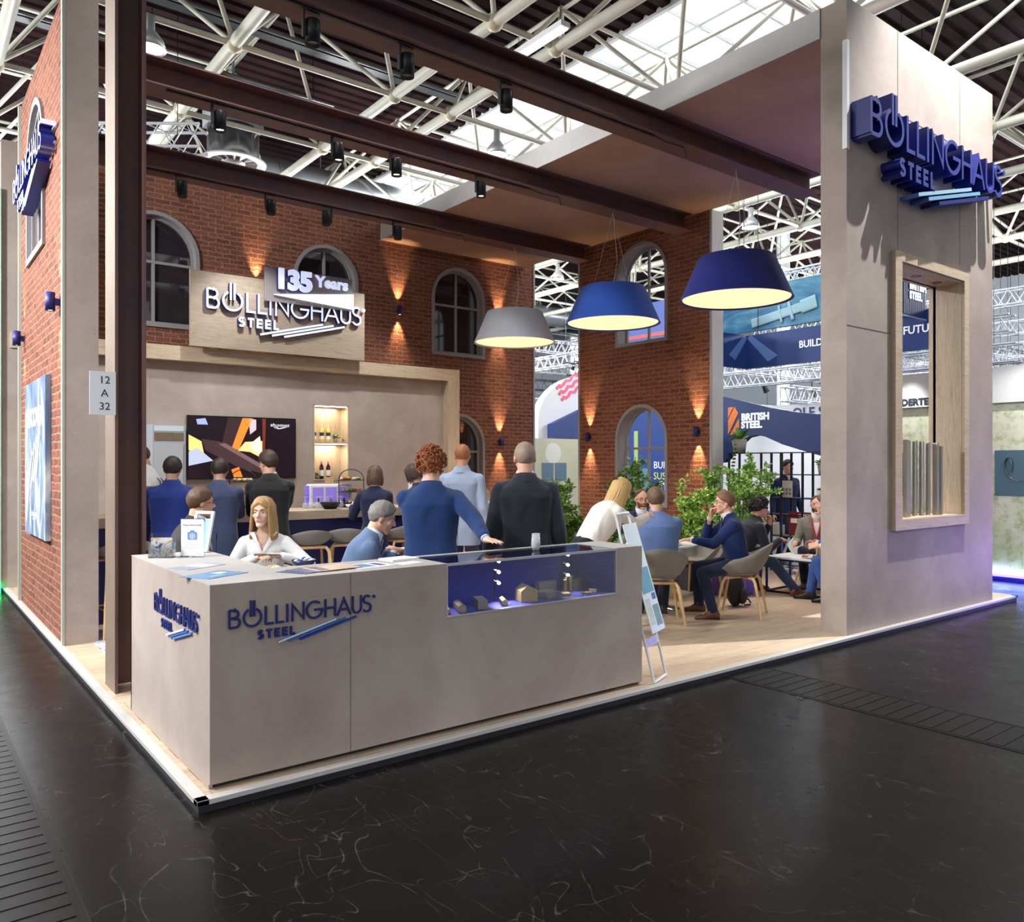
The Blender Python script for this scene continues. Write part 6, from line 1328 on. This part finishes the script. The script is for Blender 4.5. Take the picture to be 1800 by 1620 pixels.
# at the bar
person('man in a royal blue jacket with dark hair, leftmost of the backs at the bar', .98, 4.42, 72, 1.78, None, 5, 0, 0, (-8, 8, 0), {-1: (.92, 4.86, 1.14), 1: (1.18, 4.84, 1.14)}, None, 'jacket', (24, 44, 112), (24, 26, 40), (206, 160, 130), 'short', (44, 34, 30), collar=(90, 110, 170), bulk=1.08)
person('dark haired man in a navy grey suit standing at the bar below the television', 1.46, 4.45, 64, 1.77, None, 6, 0, 0, (0, 14, 0), {-1: (1.46, 4.86, 1.14), 1: (1.8, 4.84, 1.14)}, None, 'jacket', (56, 64, 92), (40, 44, 62), (208, 160, 132), 'short', (58, 46, 40), collar=(150, 160, 180), bulk=1.05)
person('man in a black suit with a brown quiff, head turned left towards the bar', 1.99, 4.37, 66, 1.85, None, 4, 0, 0, (42, 12, 0), {-1: (2.03, 4.84, 1.14), 1: (2.35, 4.82, 1.14)}, None, 'jacket', (30, 30, 32), (24, 24, 28), (222, 176, 150), 'quiff', (66, 48, 36), bulk=1.04)
person('woman with a brown bob in a navy blazer, seen from behind at the bar', 3.26, 4.36, 58, 1.68, None, 5, 0, 0, (0, 6, 0), {-1: (3.2, 4.82, 1.14), 1: (3.62, 4.7, 1.14)}, None, 'blazer', (30, 34, 64), (28, 30, 44), (222, 180, 152), 'bob', (88, 62, 46), female=True, collar=None)
person('woman with a dark fringe, bowed head half hidden behind the curly red haired man', 4.02, 4.50, 120, 1.72, None, 8, 0, 0, (10, 22, 0), None, None, 'blazer', (34, 38, 72), (28, 30, 44), (216, 170, 140), 'fringe', (62, 46, 40), specs=(60, 40, 36), female=True, collar=None)
person('ginger man in a pale grey jacket standing behind the curly red haired man', 3.92, 3.5, 40, 1.94, None, 3, 0, 0, (14, 4, 0), None, None, 'jacket', (158, 170, 194), (66, 72, 104), (216, 160, 130), 'cropped', (176, 110, 70), bulk=1.0)
SUSP = bands([[(-.09, -.11, .0), (-.06, -.15, .2), (-.05, -.14, .38), (-.08, -.05, .505), (-.085, .09, .42), (-.09, .14, .2)], [(.09, -.11, .0), (.06, -.15, .2), (.05, -.14, .38), (.08, -.05, .505), (.085, .09, .42), (.09, .14, .2)]], mat((44, 50, 70), .8), .016)
person('barman with a cropped beard in a white shirt and suspenders behind the bar', 1.24, 6.2, 150, 1.95, None, 8, 0, 0, (6, 18, 0), {-1: (.86, 6.0, 1.14), 1: (.95, 6.45, 1.14)}, None, 'shirt', (236, 236, 240), (30, 32, 44), (204, 156, 128), 'cropped', (96, 72, 54), beard=(70, 50, 40), extra=SUSP)
person('woman with curly blonde hair and glasses sitting low behind the right end of the bar', 6.14, 6.1, 225, 1.66, .52, 4, 0, 0, (-18, 4, 0), None, None, 'blouse', (40, 36, 40), (28, 28, 34), (226, 182, 156), 'wavy', (190, 158, 110), specs=(40, 34, 34), female=True)
# the two big backs behind the counter
person('man with curly red hair in a blue jacket, one hand resting on the counter', 2.03, 1.14, 54, 1.82, None, 4, 0, 6, (-12, 2, 0), {1: (2.13, .50, 1.075), -1: (2.24, 1.50, .95)}, None, 'jacket', (28, 54, 102), (34, 40, 70), (228, 178, 154), 'curly', (150, 84, 42), bulk=1.1, fine=.0065, collar=(170, 190, 220), curl=(28, 6), poles={1: (.9, .2, -.3)}, hback={1: ((.55, -.8, -.05), (0, 0, 1)), -1: ((.4, 1, -.2), (-.5, 0, .8))})
person('nearly bald man in a black suit, standing with his back turned behind the display case', 2.82, .95, 56, 1.89, None, 2, 0, 0, (4, 0, 0), None, None, 'jacket', (30, 36, 44), (24, 28, 34), (208, 158, 134), 'cropped', (150, 128, 112), bulk=1.08, fine=.0065)
# the tables on the right
person('blonde woman in a cream blazer bending over the round table with her arm stretched out', 3.93, 1.42, -10, 1.70, None, 40, 0, 0, (-6, 24, 0), {1: (4.66, 1.30, 1.14), -1: (4.36, 1.72, .98)}, None, 'blazer', (232, 224, 214), (22, 22, 26), (228, 182, 156), 'halfup', (206, 166, 106), female=True, collar=None, bulk=1.02)
person('man with glasses and short beard facing the camera across the round table', 6.12, 2.76, 228, 1.78, .56, 10, 0, 0, (10, 8, 0), {-1: (6.02, 2.34, .80), 1: (5.84, 2.44, .80)}, None, 'jacket', (36, 44, 84), (34, 36, 50), (220, 168, 142), 'sides', (96, 66, 48), beard=(110, 78, 58), specs=(50, 40, 38), front=.28)
person('broad man in a blue shirt sitting with his back turned near the counter end', 5.14, 1.60, 50, 1.84, .585, 10, 0, 0, (-4, 6, 0), {-1: (5.34, 2.10, .82), 1: (5.52, 1.92, .82)}, None, 'shirt', (96, 118, 166), (30, 32, 44), (214, 164, 140), 'short', (112, 88, 70), collar=(100, 124, 172), bulk=1.22, shoes=(34, 32, 34))
person('man with glasses in a blue jacket resting his chin on his hand', 6.10, 1.28, 136, 1.76, .575, 12, 0, 0, (4, 4, 0), {1: (5.93, 1.53, 1.07), -1: (5.76, 1.66, .82)}, {-1: (5.66, 1.28, 0), 1: (5.90, 1.66, 0)}, 'jacket', (22, 40, 88), (30, 38, 62), (226, 172, 146), 'short', (132, 92, 66), collar=(226, 222, 214), specs=(60, 56, 56), shoes=(96, 56, 36), curl=(20, 62), poles={1: (.3, .3, -1)}, hback={1: ((-.1, -.25, 1), (.5, .8, .1)), -1: ((.1, 1, -.12), (-.1, 0, 1))}, front=.2)
person('man with curly black hair in a dark jacket leaning forward beside the low table', 7.26, 2.18, -22, 1.78, .50, 34, 0, 0, (-6, 6, 0), {-1: (7.74, 2.0, .88), 1: (7.66, 1.78, .70)}, {1: (7.68, 1.58, 0), -1: (7.75, 2.2, 0)}, 'jacket', (34, 36, 46), (34, 48, 70), (196, 146, 116), 'curls', (30, 26, 28), shoes=(120, 66, 38), collar=(50, 52, 62), curl=(60, 40), poles={-1: (-.2, .3, -1)}, hback={-1: ((.1, -.1, 1), (-.5, .8, 0)), 1: ((-.4, .8, -.1), (.2, .2, 1))})
LANY = bands([[(-.06, .10, .5), (-.05, .148, .4), (0, .158, .2)], [(.06, .10, .5), (.05, .148, .4), (0, .158, .2)]], mat((190, 50, 60), .7), .012, 'lanyard')
person('bald bearded man with glasses and red lanyard in a grey jacket on the lounge chair', 8.78, 1.95, 206, 1.76, .44, 8, 0, 0, (4, 6, 0), {-1: (8.42, 1.68, .62), 1: (8.28, 1.98, .60)}, None, 'jacket', (120, 116, 108), (34, 38, 60), (224, 174, 150), 'sides', (70, 50, 40), beard=(64, 44, 36), specs=(30, 34, 60), front=.30, extra=LANY)
person('man in a mid blue suit leaning forward, half hidden by the concrete tower', 8.02, 1.02, 120, 1.78, .56, 30, 0, 0, (0, 6, 0), {-1: (7.66, 1.24, .66), 1: (7.9, 1.44, .66)}, {-1: (7.56, 1.06, 0), 1: (7.62, 1.34, 0)}, 'jacket', (52, 84, 150), (50, 78, 140), (220, 170, 146), 'short', (96, 72, 56), shoes=(30, 30, 34))
# passers-by beyond the shelf unit
FLR = dict(fine=.011, zoff=FZ)
person('passer-by in a navy suit standing beyond the black shelf unit', 11.3, 4.1, 250, 1.84, uc=(30, 42, 84), hair='short', hc=(40, 32, 30), **FLR)
person('fair haired passer-by in white beyond the right of the black shelf unit', 15.2, 4.6, 200, 1.78, up='shirt', uc=(228, 226, 222), lc=(200, 180, 150), hair='short', hc=(170, 130, 90), specs=(60, 50, 50), **FLR)
person('dark haired passer-by in a white top over navy trousers beyond the shelf unit', 15.5, 4.2, 160, 1.78, up='shirt', uc=(232, 232, 236), lc=(40, 48, 84), hair='short', hc=(36, 30, 32), **FLR)
